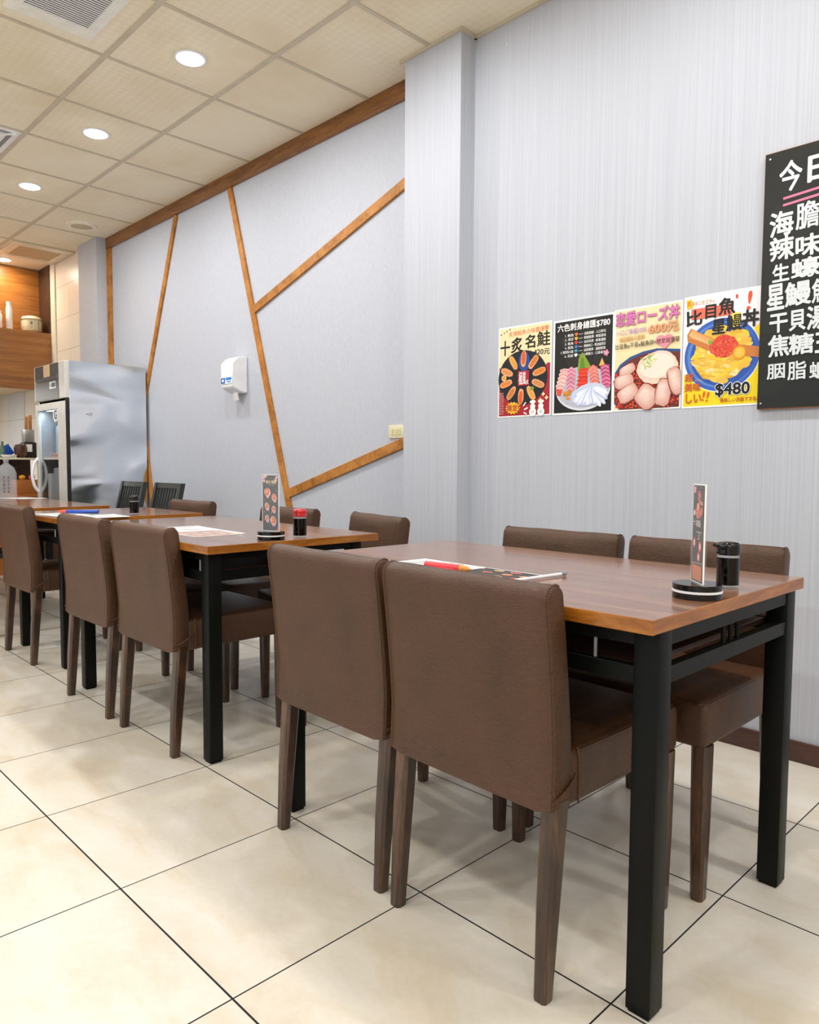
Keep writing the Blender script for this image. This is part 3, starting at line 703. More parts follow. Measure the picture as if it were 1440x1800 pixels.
bm = BM(); lathe(bm, [(0.03, 0), (0.055, 0.008), (0.07, 0.028), (0.066, 0.028), (0.05, 0.010), (0.0001, 0.006)], 24, close=False); place('shallow_dish', bm, 'white', 'white shallow dish on the raised counter shelf', 'dish', (-7.45, 2.13, 1.062))
bm = BM(); lathe(bm, [(0.03, 0), (0.05, 0.03), (0.058, 0.08), (0.05, 0.12), (0.02, 0.13), (0.0001, 0.131)], 24); place('brown_pot', bm, 'brownpot', 'round dark brown pot on the raised counter shelf', 'pot', (-7.50, 2.245, 1.062))
t = thing('coffee_machine', 'black counter machine with white paper on its front beside the brown pot', 'machine', (-7.62, 2.345, 1.062))
bm = BM(); box(bm, (-0.05, -0.05, 0), (0.06, 0.07, 0.15), 0.006); obj('body', bm, 'blackmat', t)
bm = BM(); box(bm, (0.06, -0.035, 0.06), (0.064, 0.02, 0.13)); obj('paper', bm, 'tissue', t, 0)
t = thing('knife_block', 'steel knife rack with two wooden handles above the black machine', 'knife rack', (-7.62, 2.345, 1.213))
bm = BM(); box(bm, (-0.04, -0.04, 0), (0.05, 0.05, 0.12), 0.004); obj('body', bm, 'steel2', t)
for k in (0, 1):
    bm = BM(); box(bm, (-0.014, -0.022 + 0.036 * k, 0.12), (0.014, 0.004 + 0.036 * k, 0.245 + 0.015 * k), 0.005, 2); obj('handle', bm, plain('knife_handle', 'a9743a', 0.5), t)
bm = BM(); box(bm, (-0.006, -0.075, 0), (0.006, 0.045, 0.10), 0.002, mtx=Matrix.Rotation(0.55, 4, 'X')); place('clipboard', bm, 'blue', 'tilted blue clipboard standing on the counter shelf', 'clipboard', (-7.56, 2.17, 1.085))
bm = BM(); lathe(bm, [(0.02, 0), (0.022, 0.09), (0.01, 0.13), (0.012, 0.15), (0.0001, 0.15)], 16); place('sauce_bottle', bm, plain('green_bottle', '4c6a58', 0.3), 'slim green bottle at left end of the counter shelf', 'bottle', (-7.50, 2.09, 1.062))
bm = BM(); box(bm, (-0.10, -0.14, 0), (0.10, 0.10, 0.13), 0.006); place('wooden_box', bm, 'orange', 'orange wooden box on the counter, holding the fruit', 'box', (-7.42, 2.27, 0.73))
for i, (y, m, lab) in enumerate(((2.215, 'food_y', 'yellow fruit on the wooden box'), (2.30, 'food_p', 'pink round food on the wooden box'))):
    bm = BM(); lathe(bm, [(0.0001, 0), (0.02, 0.004), (0.03, 0.02), (0.022, 0.04), (0.0001, 0.045)], 16); place('fruit', bm, m, lab, 'fruit', (-7.38, y, 0.86))

# ================================================================== WALL THINGS
t = thing('tissue_dispenser', 'white wall-mounted tissue dispenser with blue label', 'dispenser', (-4.46, YL, 1.5))
# profile in Y-Z extruded along X
wx = 0.075; prof = [(0, -0.005), (-0.05, 0.0), (-0.115, 0.03), (-0.118, 0.19), (-0.072, 0.235), (0, 0.245)]
bm = BM(); prism(bm, [Vector((-wx, y, z)) for y, z in prof], (2 * wx, 0, 0)); bmesh.ops.bevel(bm, geom=bm.edges[:], offset=0.006, segments=3, affect='EDGES'); obj('body', bm, 'white', t, 50)
a = Art(0.146, 0.046, 'f0f4f8'); a.rect(0.02, 0.1, 0.40, 0.95, '2f62b8'); a.blob(0.2, 0.5, 0.014, 0.011, 'd8e8f8'); a.rect(0.45, 0.1, 0.95, 0.5, '2a86d8'); a.rect(0.55, 0.6, 0.9, 0.85, '4aa0e0')
o = a.done('label', t); o.location = (-0.073, -0.1195, 0.055); o['label'] = 'blue and white sticker'
bm = BM(); prism(bm, [Vector((-0.028, -0.052, 0.005)), Vector((0.03, -0.052, 0.005)), Vector((0.034, -0.046, -0.05)), Vector((0.0, -0.05, -0.052)), Vector((-0.03, -0.046, -0.046))], (0, 0.002, 0)); obj('tissue', bm, 'tissue', t, 0)
t = thing('wall_socket', 'cream double wall socket above the lower batten by the pillar', 'socket', (-2.905, YL, 1.193))
bm = BM(); box(bm, (-0.060, -0.009, -0.036), (0.060, 0, 0.036), 0.004, 2); obj('plate', bm, 'cream', t)
bm = BM(); box(bm, (-0.036, -0.0115, -0.017), (0.036, -0.008, 0.017), 0.001, 1); ins = obj('insert', bm, plain('cream_insert', 'd8cf9e', 0.4), t)
bm = BM()
for sx in (-0.018, 0.018):
    box(bm, (sx - 0.010, -0.0122, 0.004), (sx - 0.003, -0.0110, 0.006)); box(bm, (sx - 0.010, -0.0122, -0.007), (sx - 0.003, -0.0110, -0.005)); box(bm, (sx + 0.004, -0.0122, -0.002), (sx + 0.008, -0.0110, 0.001))
obj('slot', bm, 'blackmat', ins, 0)

# ---- posters
PY = YR - 0.0015
def put(a, name, x, z, label, cat='poster', group='food posters on the ribbed wall'):
    o = a.done(name); o.location = (x, PY, z); return tag(o, label, cat, group)
R = random.Random(3)
def jit(c, d=0.06):
    c = hx(c) if isinstance(c, str) else c
    k = 1 + R.uniform(-d, d) * 2; return tuple(max(0, min(1, x * k)) for x in c)
# poster 1
a = Art(0.292, 0.408, 'eef0f2')
a.rect(0.02, 0.015, 0.98, 0.46, 'ecdcae'); a.rect(0.02, 0.44, 0.98, 0.985, 'a81f2e')
a.blob(0.48, 0.40, 0.14, 0.05, 'ecdcae')
for (u, v) in ((0.05, 0.075), (0.11, 0.06), (0.16, 0.045), (0.22, 0.03)): a.blob(u, v, 0.0035, 0.0035, '5a2a50')
a.text('炙燒鮭魚の味蕾爆擊', 0.20, 0.05, 0.95, 0.105, 'd8662a', 0.02, rot=0.03)
a.text('十', 0.04, 0.15, 0.22, 0.31, '1a1610', 0.05); a.text('炙', 0.25, 0.13, 0.47, 0.29, '1a1610', 0.05); a.text('名', 0.52, 0.12, 0.70, 0.26, '1a1610', 0.05); a.text('鮭', 0.74, 0.10, 0.97, 0.255, '1a1610', 0.045)
a.text('420元', 0.68, 0.285, 0.97, 0.345, '1a1610', 0.04, rot=-0.05)
a.blob(0.47, 0.575, 0.136, 0.122, '17181c', n=40); a.blob(0.50, 0.40, 0.030, 0.045, '1f4690')
for k in range(10):
    q = 2 * PI * k / 10 + 0.25; u = 0.47 + 0.094 * math.cos(q) / 0.292; v = 0.575 - 0.084 * math.sin(q) / 0.408
    y = a.y(); a.blob(u, v, 0.036, 0.0155, jit('e0a070'), q, 18, 0.05, y, 0.8); 
    y = a.y(); a.blob(u + 0.012 * math.cos(q), v - 0.010 * math.sin(q), 0.030, 0.0115, jit(('e88a3c', 'd9853c', 'e0612c', 'edb04c', 'd99a60')[k % 5]), q, 16, 0.08, y)
    y = a.y()
    for j in range(5):
        s_ = -0.02 + 0.01 * j; a.blob(u + s_ * math.cos(q) / 0.292, v - s_ * math.sin(q) / 0.408, 0.0018, 0.0095, jit('b8602c', 0.1), q, 8, 0.1, y)
a.blob(0.12, 0.56, 0.014, 0.014, 'e8d09a'); a.blob(0.12, 0.56, 0.010, 0.010, 'd89848'); a.blob(0.66, 0.70, 0.011, 0.009, '7a9a30')
a.rect(0.39, 0.50, 0.60, 0.66, 'b02030'); a.text('極風', 0.41, 0.51, 0.54, 0.65, 'f4f0ee', 0.04); a.text('炙', 0.545, 0.60, 0.595, 0.65, 'f4f0ee', 0.02)
for r_ in range(9):
    a.text('鮭魚'[r_ % 2] * 1 + '炙燒味蕾'[r_ % 4], 0.03, 0.72 + 0.028 * r_, 0.12, 0.742 + 0.028 * r_, 'd8a8a0', 0.0)
st = [(0.30 + (0.15 if i % 2 == 0 else 0.12) * math.cos(2 * PI * i / 28) , 0.90 + (0.072 if i % 2 == 0 else 0.057) * math.sin(2 * PI * i / 28)) for i in range(28)]
a.poly(st, 'f0b428'); a.text('限定!', 0.19, 0.865, 0.42, 0.935, 'a81f2e', 0.05)
for (q0, q1, q2, q3) in ((0.50, 0.885, 0.55, 0.845), (0.52, 0.925, 0.59, 0.905), (0.51, 0.955, 0.57, 0.975)): a.line([(q0, q1), (q2, q3)], 0.006, 'f4f0ee')
for u in (0.68, 0.83):
    a.blob(u, 0.955, 0.019, 0.019, 'f2f2f0'); a.blob(u, 0.895, 0.014, 0.013, 'f2f2f0'); a.blob(u, 0.845, 0.016, 0.008, 'f2f2f0'); a.blob(u, 0.955, 0.009, 0.008, 'c8d4dc')
for (u, v) in ((0.87, 0.77), (0.82, 0.83), (0.93, 0.81)): a.text('✦', u - 0.035, v - 0.025, u + 0.035, v + 0.025, 'f0e0b0', 0.02)
put(a, 'food_poster', -2.172, 1.233, 'red and cream poster with ring of salmon sushi and price 420, leftmost of the four')
# poster 2
a = Art(0.292, 0.402, 'eef0f2'); a.rect(0.025, 0.02, 0.975, 0.98, '151310')
for k in range(30): a.blob(R.uniform(0.14, 0.86), R.uniform(0.16, 0.84), R.uniform(0.006, 0.02), R.uniform(0.02, 0.04), jit('24201a', 0.15), R.uniform(-.4, .4), 12, 0.3)
a.text('六色刺身總匯$780', 0.07, 0.045, 0.93, 0.125, 'f4f4f4', 0.045)
ln = ['鮪魚', '海甘', '鮭魚', '旗魚', '葡萄魚大腹', '花枝']; ds = ['油脂細膩 · 入口即化', '緊緻脆彈 · 鮮甜滋味', '油花肉厚 · 鮮美濃郁', '彈嫩爽口 · 零油脂回甘', '油脂豐厚 · 濃郁鮮香', 'Q彈脆口 · 口感滿分']
hc = ['e8742c', 'e8b83c', 'd83a3a', '3a7ac8', '38a0b8', 'f2f2f2']
for i in range(6):
    v = 0.155 + 0.043 * i; a.text('%d. %s' % (i + 1, ln[i]), 0.20 - (0.07 if i == 4 else 0), v, 0.345, v + 0.030, 'eeeeee', 0.02)
    a.text('♥', 0.365, v - 0.002, 0.415, v + 0.032, hc[i], 0.06); a.line([(0.43, v + 0.016), (0.50, v + 0.016)], 0.0015, 'eeeeee'); a.text(ds[i], 0.52, v, 0.87, v + 0.030, 'eeeeee', 0.02)
for k in range(5): q = 2 * PI * k / 5; a.blob(0.885 + 0.025 * math.cos(q), 0.395 - 0.02 * math.sin(q), 0.006, 0.0045, 'e088b0', q)
a.blob(0.885, 0.395, 0.003, 0.003, 'f4d0e0')
a.blob(0.51, 0.735, 0.132, 0.092, 'd8dce6', n=40); a.blob(0.51, 0.725, 0.127, 0.087, 'b8bccc', n=40)
a.poly([(0.42, 0.56), (0.44, 0.42), (0.50, 0.36), (0.56, 0.42), (0.63, 0.50), (0.62, 0.56)], '7f9a2c'); a.poly([(0.46, 0.55), (0.48, 0.42), (0.52, 0.42), (0.55, 0.54)], '5f8420')
a.poly([(0.77, 0.52), (0.82, 0.44), (0.87, 0.52)], 'e0b060')
for k in range(160):
    q = R.uniform(0, 2 * PI); r_ = R.uniform(0.3, 0.95); u, v = 0.30 + 0.20 * r_ * math.cos(q), 0.78 + 0.12 * r_ * math.sin(q)
    a.blob(u, v, 0.003, 0.0025, jit('c8c0d0', 0.12), 0, 6)
def slices(u0, v0, u1, v1, n, cA, cB, tall):
    for i in range(n):
        f = i / max(1, n - 1); u = u0 + (u1 - u0) * f; v = v0 + (v1 - v0) * f
        a.poly([(u - 0.075, v - 0.02), (u + 0.0, v - tall), (u + 0.075, v - 0.02), (u + 0.06, v + 0.045), (u - 0.06, v + 0.05)], jit(cA, 0.08)); a.line([(u - 0.065, v + 0.01), (u, v - tall * 0.5), (u + 0.065, v + 0.01)], 0.003, jit(cB, 0.05)); a.line([(u - 0.06, v + 0.035), (u + 0.06, v + 0.03)], 0.002, jit(cB, 0.05))
slices(0.20, 0.54, 0.13, 0.70, 5, 'e8c0bc', 'd87870', 0.03); slices(0.32, 0.55, 0.31, 0.72, 5, 'e0a0b4', 'b82858', 0.05)
a.poly([(0.06, 0.72), (0.18, 0.73), (0.14, 0.80), (0.08, 0.79)], 'd85040')
slices(0.87, 0.54, 0.90, 0.70, 5, 'c04a78', 'e8a8c0', 0.03); slices(0.68, 0.55, 0.72, 0.70, 5, 'e07068', 'f0b0a0', 0.05)
for i in range(5):
    v = 0.53 + 0.04 * i; a.poly([(0.43 - 0.008 * i, v + 0.05), (0.47, v), (0.60, v), (0.58, v + 0.06)], jit('d8301c', 0.08)); a.line([(0.45, v + 0.03), (0.58, v + 0.03)], 0.0015, 'f07858')
a.blob(0.62, 0.80, 0.085, 0.045, 'c6d0ea', 0.15, 26, 0.04)
for i in range(11):
    q = -2.75 + 0.235 * i; L_ = 0.040 + 0.006 * math.sin(i); cu, cv = 0.66 + (L_ + 0.004) * math.cos(q) / 0.292 * 1.15, 0.735 - (L_ + 0.002) * math.sin(q) / 0.402
    a.blob(cu, cv, L_, 0.0125, jit(('b9c8ea', 'e6ebf8', 'cdd9f2')[i % 3], 0.02), q, 16, 0.03); a.blob(cu, cv - 0.004, L_ * 0.8, 0.005, 'f2f5fc', q, 12, 0.03)
for k in range(14): a.blob(0.26 + R.uniform(-.05, .05), 0.79 + R.uniform(-.04, .04), 0.007, 0.006, jit('d08a28', 0.1), 0, 10, 0.1)
put(a, 'food_poster', -1.870, 1.231, 'black poster with colourful sashimi platter and price 780, second of the four')
# poster 3
a = Art(0.286, 0.405, 'f0f2f4'); a.rect(0.02, 0.015, 0.98, 0.985, 'f0ddae')
for k in range(7): a.line([(0.02 + 0.16 * k, 0.02), (0.2 + 0.13 * k, 0.36)], 0.004, 'f6e8c8')
for k in range(60): a.blob(R.uniform(0.04, 0.96), R.uniform(0.05, 0.38), 0.0012, 0.0012, 'e0b878', 0, 6)
# bowl clipped by poster
a.poly([(0.02, 0.62), (0.10, 0.54), (0.25, 0.475), (0.45, 0.435), (0.65, 0.42), (0.98, 0.45), (0.98, 0.985), (0.10, 0.985), (0.02, 0.92)], '2f4f8c')
a.poly([(0.02, 0.66), (0.12, 0.565), (0.27, 0.50), (0.45, 0.46), (0.65, 0.445), (0.98, 0.475), (0.98, 0.985), (0.13, 0.985), (0.02, 0.90)], '6b2c20')
y = a.y()
for k in range(520):
    u, v = R.uniform(0.04, 0.97), R.uniform(0.56, 0.975)
    if v < 0.62 and u < 0.3: continue
    if k % 40 == 0: y = a.y()
    a.blob(u, v, 0.0042, 0.0042, jit(('d8402a', 'c83020', 'e05a38')[k % 3], 0.1), 0, 7, 0, y - k * 1e-7)
a.blob(0.66, 0.60, 0.085, 0.062, 'e8d2c0', 0.1, 30, 0.03); a.blob(0.66, 0.585, 0.070, 0.046, 'f2e2d4', 0.1, 30, 0.02); a.line([(0.40, 0.66), (0.6, 0.715), (0.8, 0.69), (0.9, 0.62)], 0.0015, 'd8b8a0')
pet = [((0.22, 0.60), 0.040, 0.022, 0.4), ((0.17, 0.71), 0.046, 0.030, 0.2), ((0.24, 0.83), 0.052, 0.034, 0.5), ((0.52, 0.87), 0.050, 0.050, 0.9), ((0.76, 0.84), 0.034, 0.058, -0.15), ((0.93, 0.74), 0.03, 0.06, 0.3)]
for (c_, A_, B_, q) in pet:
    A_ *= 0.9; B_ *= 0.9
    a.blob(c_[0], c_[1] + 0.006, A_ + 0.003, B_ + 0.003, '7a3024', q, 18, 0.05, sq=0.62)
    for m_ in range(5):
        f_ = 1 - 0.16 * m_; cc = tuple(x + (y - x) * m_ / 4 for x, y in zip(hx('d6a294'), hx('efd6cb'))); a.blob(c_[0] - 0.006 * m_, c_[1] - 0.006 * m_, A_ * f_, B_ * f_, cc, q, 18, 0.05, sq=0.62)
    for j in (-1, 0, 1): a.line([(c_[0] - 0.07, c_[1] + 0.02 * j), (c_[0] + 0.06, c_[1] + 0.02 * j - 0.02)], 0.0008, 'c89084')
for k in range(26):
    q = R.uniform(0, PI); u, v = 0.54 + R.uniform(-.09, .09), 0.535 + R.uniform(-.05, .05)
    a.line([(u - 0.05 * math.cos(q), v - 0.03 * math.sin(q)), (u, v + R.uniform(-.01, .01)), (u + 0.05 * math.cos(q), v + 0.03 * math.sin(q))], 0.003, jit(('b8c860', 'e8ecc0', '8aa83c')[k % 3], 0.08))
a.text('恋愛ローズ丼', 0.03, 0.035, 0.96, 0.165, 'd678b8', 0.05, rot=0.0, outline=('6a2a50', 0.085))
a.text('600元', 0.53, 0.19, 0.95, 0.275, 'eeA070'.lower(), 0.05, outline=('8a4a20', 0.085)); a.text('一口ご幸福100%', 0.04, 0.20, 0.50, 0.255, 'b898c8', 0.03, rot=0.03)
a.text('微甜曖昧の愛戀', 0.09, 0.275, 0.47, 0.32, 'c89a50', 0.03, rot=0.03)
for s_ in (-1, 1): a.blob(0.76 + 0.055 * s_, 0.345, 0.020, 0.018, 'e890a0')
a.poly([(0.645, 0.355), (0.875, 0.355), (0.77, 0.435)], 'e890a0')
a.text('比目魚x干貝x鮭魚卵=戀愛腦爆發', 0.03, 0.335, 0.97, 0.385, '30241c', 0.02, rot=0.02)
put(a, 'food_poster', -1.578, 1.233, 'pink-lettered poster with raw fish rose bowl and price 600, third of the four')
# poster 4
a = Art(0.286, 0.412, 'f2f4f6'); a.rect(0.02, 0.015, 0.98, 0.985, 'eef0f4')
a.poly([(0.02, 0.70), (0.45, 0.62), (0.98, 0.30), (0.98, 0.985), (0.02, 0.985)], 'f0d818')
a.blob(0.50, 0.545, 0.140, 0.134, 'e8edf6', n=44); a.blob(0.50, 0.545, 0.137, 0.131, '3560b8', n=44); a.blob(0.50, 0.545, 0.126, 0.118, '5a84cc', n=44); a.blob(0.52, 0.545, 0.120, 0.112, '2c54a8', n=44)
a.blob(0.50, 0.56, 0.104, 0.088, 'd9a62c', 0.1, 30, 0.05); a.blob(0.49, 0.56, 0.098, 0.082, 'e8c040', 0.1, 30, 0.05)
y = a.y()
for k in range(60):
    q = R.uniform(0, 2 * PI); r_ = R.uniform(0, 1) ** 0.5; u, v = 0.49 + 0.36 * r_ * math.cos(q), 0.54 + 0.235 * r_ * math.sin(q)
    a.blob(u, v, R.uniform(0.012, 0.03), R.uniform(0.006, 0.015), jit(('edcf5a', 'f0c838', 'eedca0', 'e8c050', 'e0b040')[k % 5], 0.04), R.uniform(-.6, .6), 14, 0.14)
for k in range(26):
    u, v = 0.42 + R.uniform(-.28, .3), 0.66 + R.uniform(-.1, .1); a.line([(u - 0.05, v), (u, v - 0.008), (u + 0.05, v + 0.006)], 0.002, jit('d8a430', 0.1))
a.poly([(0.05, 0.34), (0.10, 0.285), (0.50, 0.44), (0.98, 0.51), (0.97, 0.60), (0.60, 0.545), (0.30, 0.49), (0.06, 0.40)], 'c87a3c')
a.poly([(0.07, 0.34), (0.12, 0.30), (0.40, 0.41), (0.36, 0.45), (0.10, 0.37)], 'e6a868')
for k in range(5): a.line([(0.10 + 0.05 * k, 0.33 + 0.02 * k), (0.14 + 0.05 * k, 0.37 + 0.02 * k)], 0.002, 'f4dcb0')
a.blob(0.53, 0.475, 0.050, 0.040, 'd84a34', 0.1, 20, 0.08)
for k in range(170):
    q = R.uniform(0, 2 * PI); r_ = R.uniform(0, 1) ** 0.5; a.blob(0.53 + 0.17 * r_ * math.cos(q), 0.475 + 0.095 * r_ * math.sin(q), 0.0032, 0.0032, jit(('e05038', 'e87050', 'cc3826')[k % 3], 0.06), 0, 7)
a.blob(0.73, 0.545, 0.024, 0.024, 'e8901c'); a.blob(0.73, 0.543, 0.019, 0.019, 'f4b838')
for k in range(8): q = 2 * PI * k / 8; a.line([(0.73, 0.543), (0.73 + 0.06 * math.cos(q), 0.543 + 0.042 * math.sin(q))], 0.001, 'f8d888')
a.blob(0.36, 0.425, 0.009, 0.008, '8aa83c')
a.text('美味☆ニセコラィ', 0.05, 0.045, 0.40, 0.085, 'd8862c', 0.02); a.poly([(0.03, 0.03), (0.10, 0.025), (0.12, 0.10), (0.04, 0.11)], 'f2c820'); a.text('炙', 0.04, 0.04, 0.10, 0.09, 'd85020', 0.03)
a.rect(0.10, 0.115, 0.62, 0.21, 'e8705a')
a.text('比', 0.04, 0.13, 0.24, 0.26, '201c1a', 0.06, rot=0.05); a.text('目', 0.29, 0.10, 0.42, 0.215, '201c1a', 0.06); a.text('魚', 0.46, 0.06, 0.66, 0.20, '201c1a', 0.055)
a.text('星', 0.38, 0.235, 0.54, 0.36, '201c1a', 0.05); a.rect(0.63, 0.20, 0.74, 0.32, 'f0d840'); a.text('鰻', 0.56, 0.21, 0.75, 0.345, '201c1a', 0.04); a.text('丼', 0.76, 0.19, 0.95, 0.33, '201c1a', 0.07)
a.text('!', 0.81, 0.03, 0.86, 0.185, 'e05028', 0.0, rot=-0.1); a.text("'", 0.67, 0.045, 0.69, 0.075, 'd04028', 0.04)
a.text('超', 0.04, 0.69, 0.15, 0.76, 'c85a20', 0.05); a.text('美味', 0.04, 0.775, 0.25, 0.85, 'c85a20', 0.05); a.text('しい', 0.06, 0.87, 0.26, 0.955, 'c85a20', 0.05); a.text('!!', 0.28, 0.86, 0.36, 0.945, 'e05028', 0.02, rot=-0.2)
a.text('$480', 0.45, 0.80, 0.87, 0.915, '141418', 0.06, outline=('f4f4f4', 0.13)); a.text('美味しい丼飯ですね', 0.51, 0.925, 0.96, 0.965, 'b83c20', 0.03)
put(a, 'food_poster', -1.287, 1.231, 'yellow and white poster with egg bowl on blue plate and price 480, beside blackboard')
# scraps of tape / scratches handled by wall material
# ---- blackboard
t = thing('menu_blackboard', 'tall black menu board with white chalk-marker writing at right edge', 'blackboard', (-1.006, YR - 0.022, 1.212), 0)
bw, bh = 0.62, 0.866
bm = BM(); box(bm, (0, 0.004, 0), (bw, 0.020, bh), 0.002, 1); obj('backing', bm, 'edge', t, 0)
a = Art(bw - 0.004, bh - 0.006, '1b1d1a', 0.002, 0.00008)
for k in range(40): a.blob(R.uniform(0.05, 0.95), R.uniform(0.05, 0.97), R.uniform(0.02, 0.06), R.uniform(0.01, 0.04), jit('1e201d', 0.08), R.uniform(-1, 1), 14, 0.2)
wt = 'd8dee2'
def T_(s_, x0, z0, x1, z1, b=0.05, c=wt, rot=0.0, sh=0.0):     # metres from top-left
    a.text(s_, x0 / a.w, z0 / a.h, x1 / a.w, z1 / a.h, c, b, rot, shear=sh)
def row(zc, h, items, b=0.05):
    for s_, x0, x1, dz in items: T_(s_, x0, zc - h / 2 + dz, x1, zc + h / 2 + dz, b)
T_('今', 0.048, 0.040, 0.118, 0.138, 0.045); T_('日', 0.138, 0.045, 0.205, 0.125, 0.06)
for dz in (0.0, 0.022): a.line([(0.062 / a.w, (0.160 + dz) / a.h), (0.45 / a.w, (0.128 + dz) / a.h)], 0.008, 'd87a9c')
for args in (('海', 0.023, 0.201, 0.096, 0.281), ('膽', 0.105, 0.187, 0.175, 0.272), ('辣', 0.026, 0.285, 0.101, 0.361), ('味', 0.109, 0.295, 0.182, 0.362), ('生', 0.037, 0.376, 0.089, 0.433), ('蠔', 0.098, 0.369, 0.182, 0.433),
             ('星', 0.022, 0.443, 0.076, 0.526), ('鰻', 0.081, 0.444, 0.159, 0.521), ('魚', 0.164, 0.446, 0.208, 0.521), ('干', 0.034, 0.543, 0.090, 0.604), ('貝', 0.097, 0.539, 0.146, 0.604), ('湯', 0.152, 0.533, 0.212, 0.607),
             ('焦', 0.032, 0.614, 0.098, 0.685), ('糖', 0.099, 0.618, 0.174, 0.684), ('玉', 0.180, 0.622, 0.223, 0.685), ('胭', 0.031, 0.711, 0.088, 0.761), ('脂', 0.098, 0.708, 0.155, 0.768), ('蝦', 0.166, 0.716, 0.226, 0.770)):
    T_(*args, b=0.045 if args[0] in '胭脂蝦膽' else 0.055, rot=0.03)
o = a.done('writing_surface', t); o.location = (0.002, 0.002, 0.003)
for x, z in ((0.018, bh - 0.022), (0.014, 0.020)):
    bm = BM(); lathe(bm, [(0.004, 0), (0.0035, 0.002), (0.0001, 0.003)], 12); o = obj('screw', bm, 'steel2', t); o.location = (x, 0.0015, z); o.rotation_euler = (PI / 2, 0, 0)

# ================================================================== TABLE THINGS
ZT = 0.747
def menu_stand(x, y, rz, label, kind):
    t = thing('menu_stand', label, 'menu stand', (x, y, ZT), rz, 'acrylic menu stands on the tables')
    bm = BM(); lathe(bm, [(0.047, 0), (0.048, 0.001), (0.048, 0.011), (0.047, 0.012)], 48); lathe(bm, [(0.047, 0.017), (0.048, 0.018), (0.048, 0.028), (0.047, 0.029)], 48); obj('base', bm, 'black', t, 30)
    bm = BM(); lathe(bm, [(0.0476, 0.012), (0.0485, 0.0125), (0.0485, 0.0165), (0.0476, 0.017)], 48); obj('white_band', bm, 'white', t, 30)
    w, h = 0.07, 0.20
    bm = BM()
    for y0 in (-0.0052, 0.0032): box(bm, (-w / 2, y0, 0.029), (w / 2, y0 + 0.002, 0.029 + h), 0.0004, 1)
    obj('acrylic_holder', bm, 'acrylic', t, 0)
    bm = BM(); box(bm, (-w / 2 - 0.0002, -0.0016, 0.0295), (w / 2 + 0.0002, 0.0016, 0.029 + h)); ins = obj('paper', bm, 'tissue', t, 0)
    for side in (0, 1):
        a = Art(w - 0.0035, h - 0.005, '2c2826', 0.0003, 0.00003)
        if kind == 0:
            for (u, v) in ((0.08, 0.04), (0.2, 0.02), (0.9, 0.04), (0.84, 0.09), (0.1, 0.1)): a.blob(u, v, 0.006, 0.006, jit('e0a8b8'), 0, 10, 0.25)
            a.text('春の海鮮', 0.22, 0.09, 0.88, 0.155, 'e8cfa0', 0.03); a.text('季節限定の美味丼飯', 0.35, 0.17, 0.78, 0.188, 'a8a098', 0.0)
            for (u, v, q) in ((0.30, 0.31, 1.3), (0.74, 0.40, 1.1), (0.28, 0.56, 1.0), (0.70, 0.61, 0.9), (0.28, 0.78, 0.9), (0.68, 0.82, 1.25)):
                a.blob(u, v, 0.0095 * q, 0.012 * q, 'efe6e0', 0.2, 14, 0.08); a.blob(u, v - 0.005, 0.0078 * q, 0.0105 * q, jit('e0604c'), 0.2, 14, 0.12)
                a.blob(u - 0.02, v - 0.015, 0.004 * q, 0.004 * q, jit('e8924c'), 0, 9, 0.2); a.blob(u + 0.03, v + 0.06 * q, 0.006, 0.005, 'e0a8b0', 0, 8, 0.25)
                if v > 0.5: a.blob(u, v - 0.02, 0.003, 0.004, '8aa840')
            for (u, v) in ((0.12, 0.46), (0.85, 0.28), (0.55, 0.68), (0.1, 0.66), (0.5, 0.48)): a.blob(u, v, 0.0012, 0.0012, 'e8d8c8')
            a.poly([(0.8, 1), (1, 0.93), (1, 1)], 'c03a30')
        else:
            a.rect(0.02, 0.01, 0.24, 0.085, 'd0303c'); a.text('推', 0.05, 0.015, 0.22, 0.08, 'f0dcd8', 0.02)
            for k in range(16): a.blob(R.uniform(0.3, 0.85), R.uniform(0.06, 0.36), R.uniform(0.005, 0.011), R.uniform(0.004, 0.008), jit(('c85a3c', 'd8704c', 'e09070')[k % 3], 0.1), R.uniform(-1, 1), 12, 0.2)
            a.blob(0.14, 0.29, 0.005, 0.0055, 'e8e4dc'); a.text('十', 0.04, 0.35, 0.25, 0.42, 'd8d0c8', 0.02); a.text('福', 0.27, 0.36, 0.72, 0.43, 'd8d0c8', 0.02); a.text('丁', 0.35, 0.48, 0.85, 0.56, 'c8bfb8', 0.01)
            for (u, v) in ((0.2, 0.60), (0.72, 0.63), (0.62, 0.74)): a.blob(u, v, 0.009, 0.011, jit('c83428'), 0, 12, 0.1); a.blob(u, v, 0.004, 0.007, 'eee4dc')
            a.line([(0.0, 0.815), (0.95, 0.80)], 0.001, 'd8d0c8'); a.rect(0.08, 0.83, 0.93, 0.985, 'd07840')
        pr_ = a.done('printed_menu', ins); pr_.location = (-w / 2 + 0.00175, -0.0020, 0.032) if side == 0 else (w / 2 - 0.00175, 0.0020, 0.032)
        pr_.rotation_euler = (0, 0, 0 if side == 0 else PI)
    return t
menu_stand(-0.650, 1.455, -0.84, 'menu stand seen nearly edge-on beside the black-lidded soy bottle', 1)
menu_stand(-2.200, 1.470, 0.36, 'menu stand with flowery food menu beside the red-capped bottle', 0)

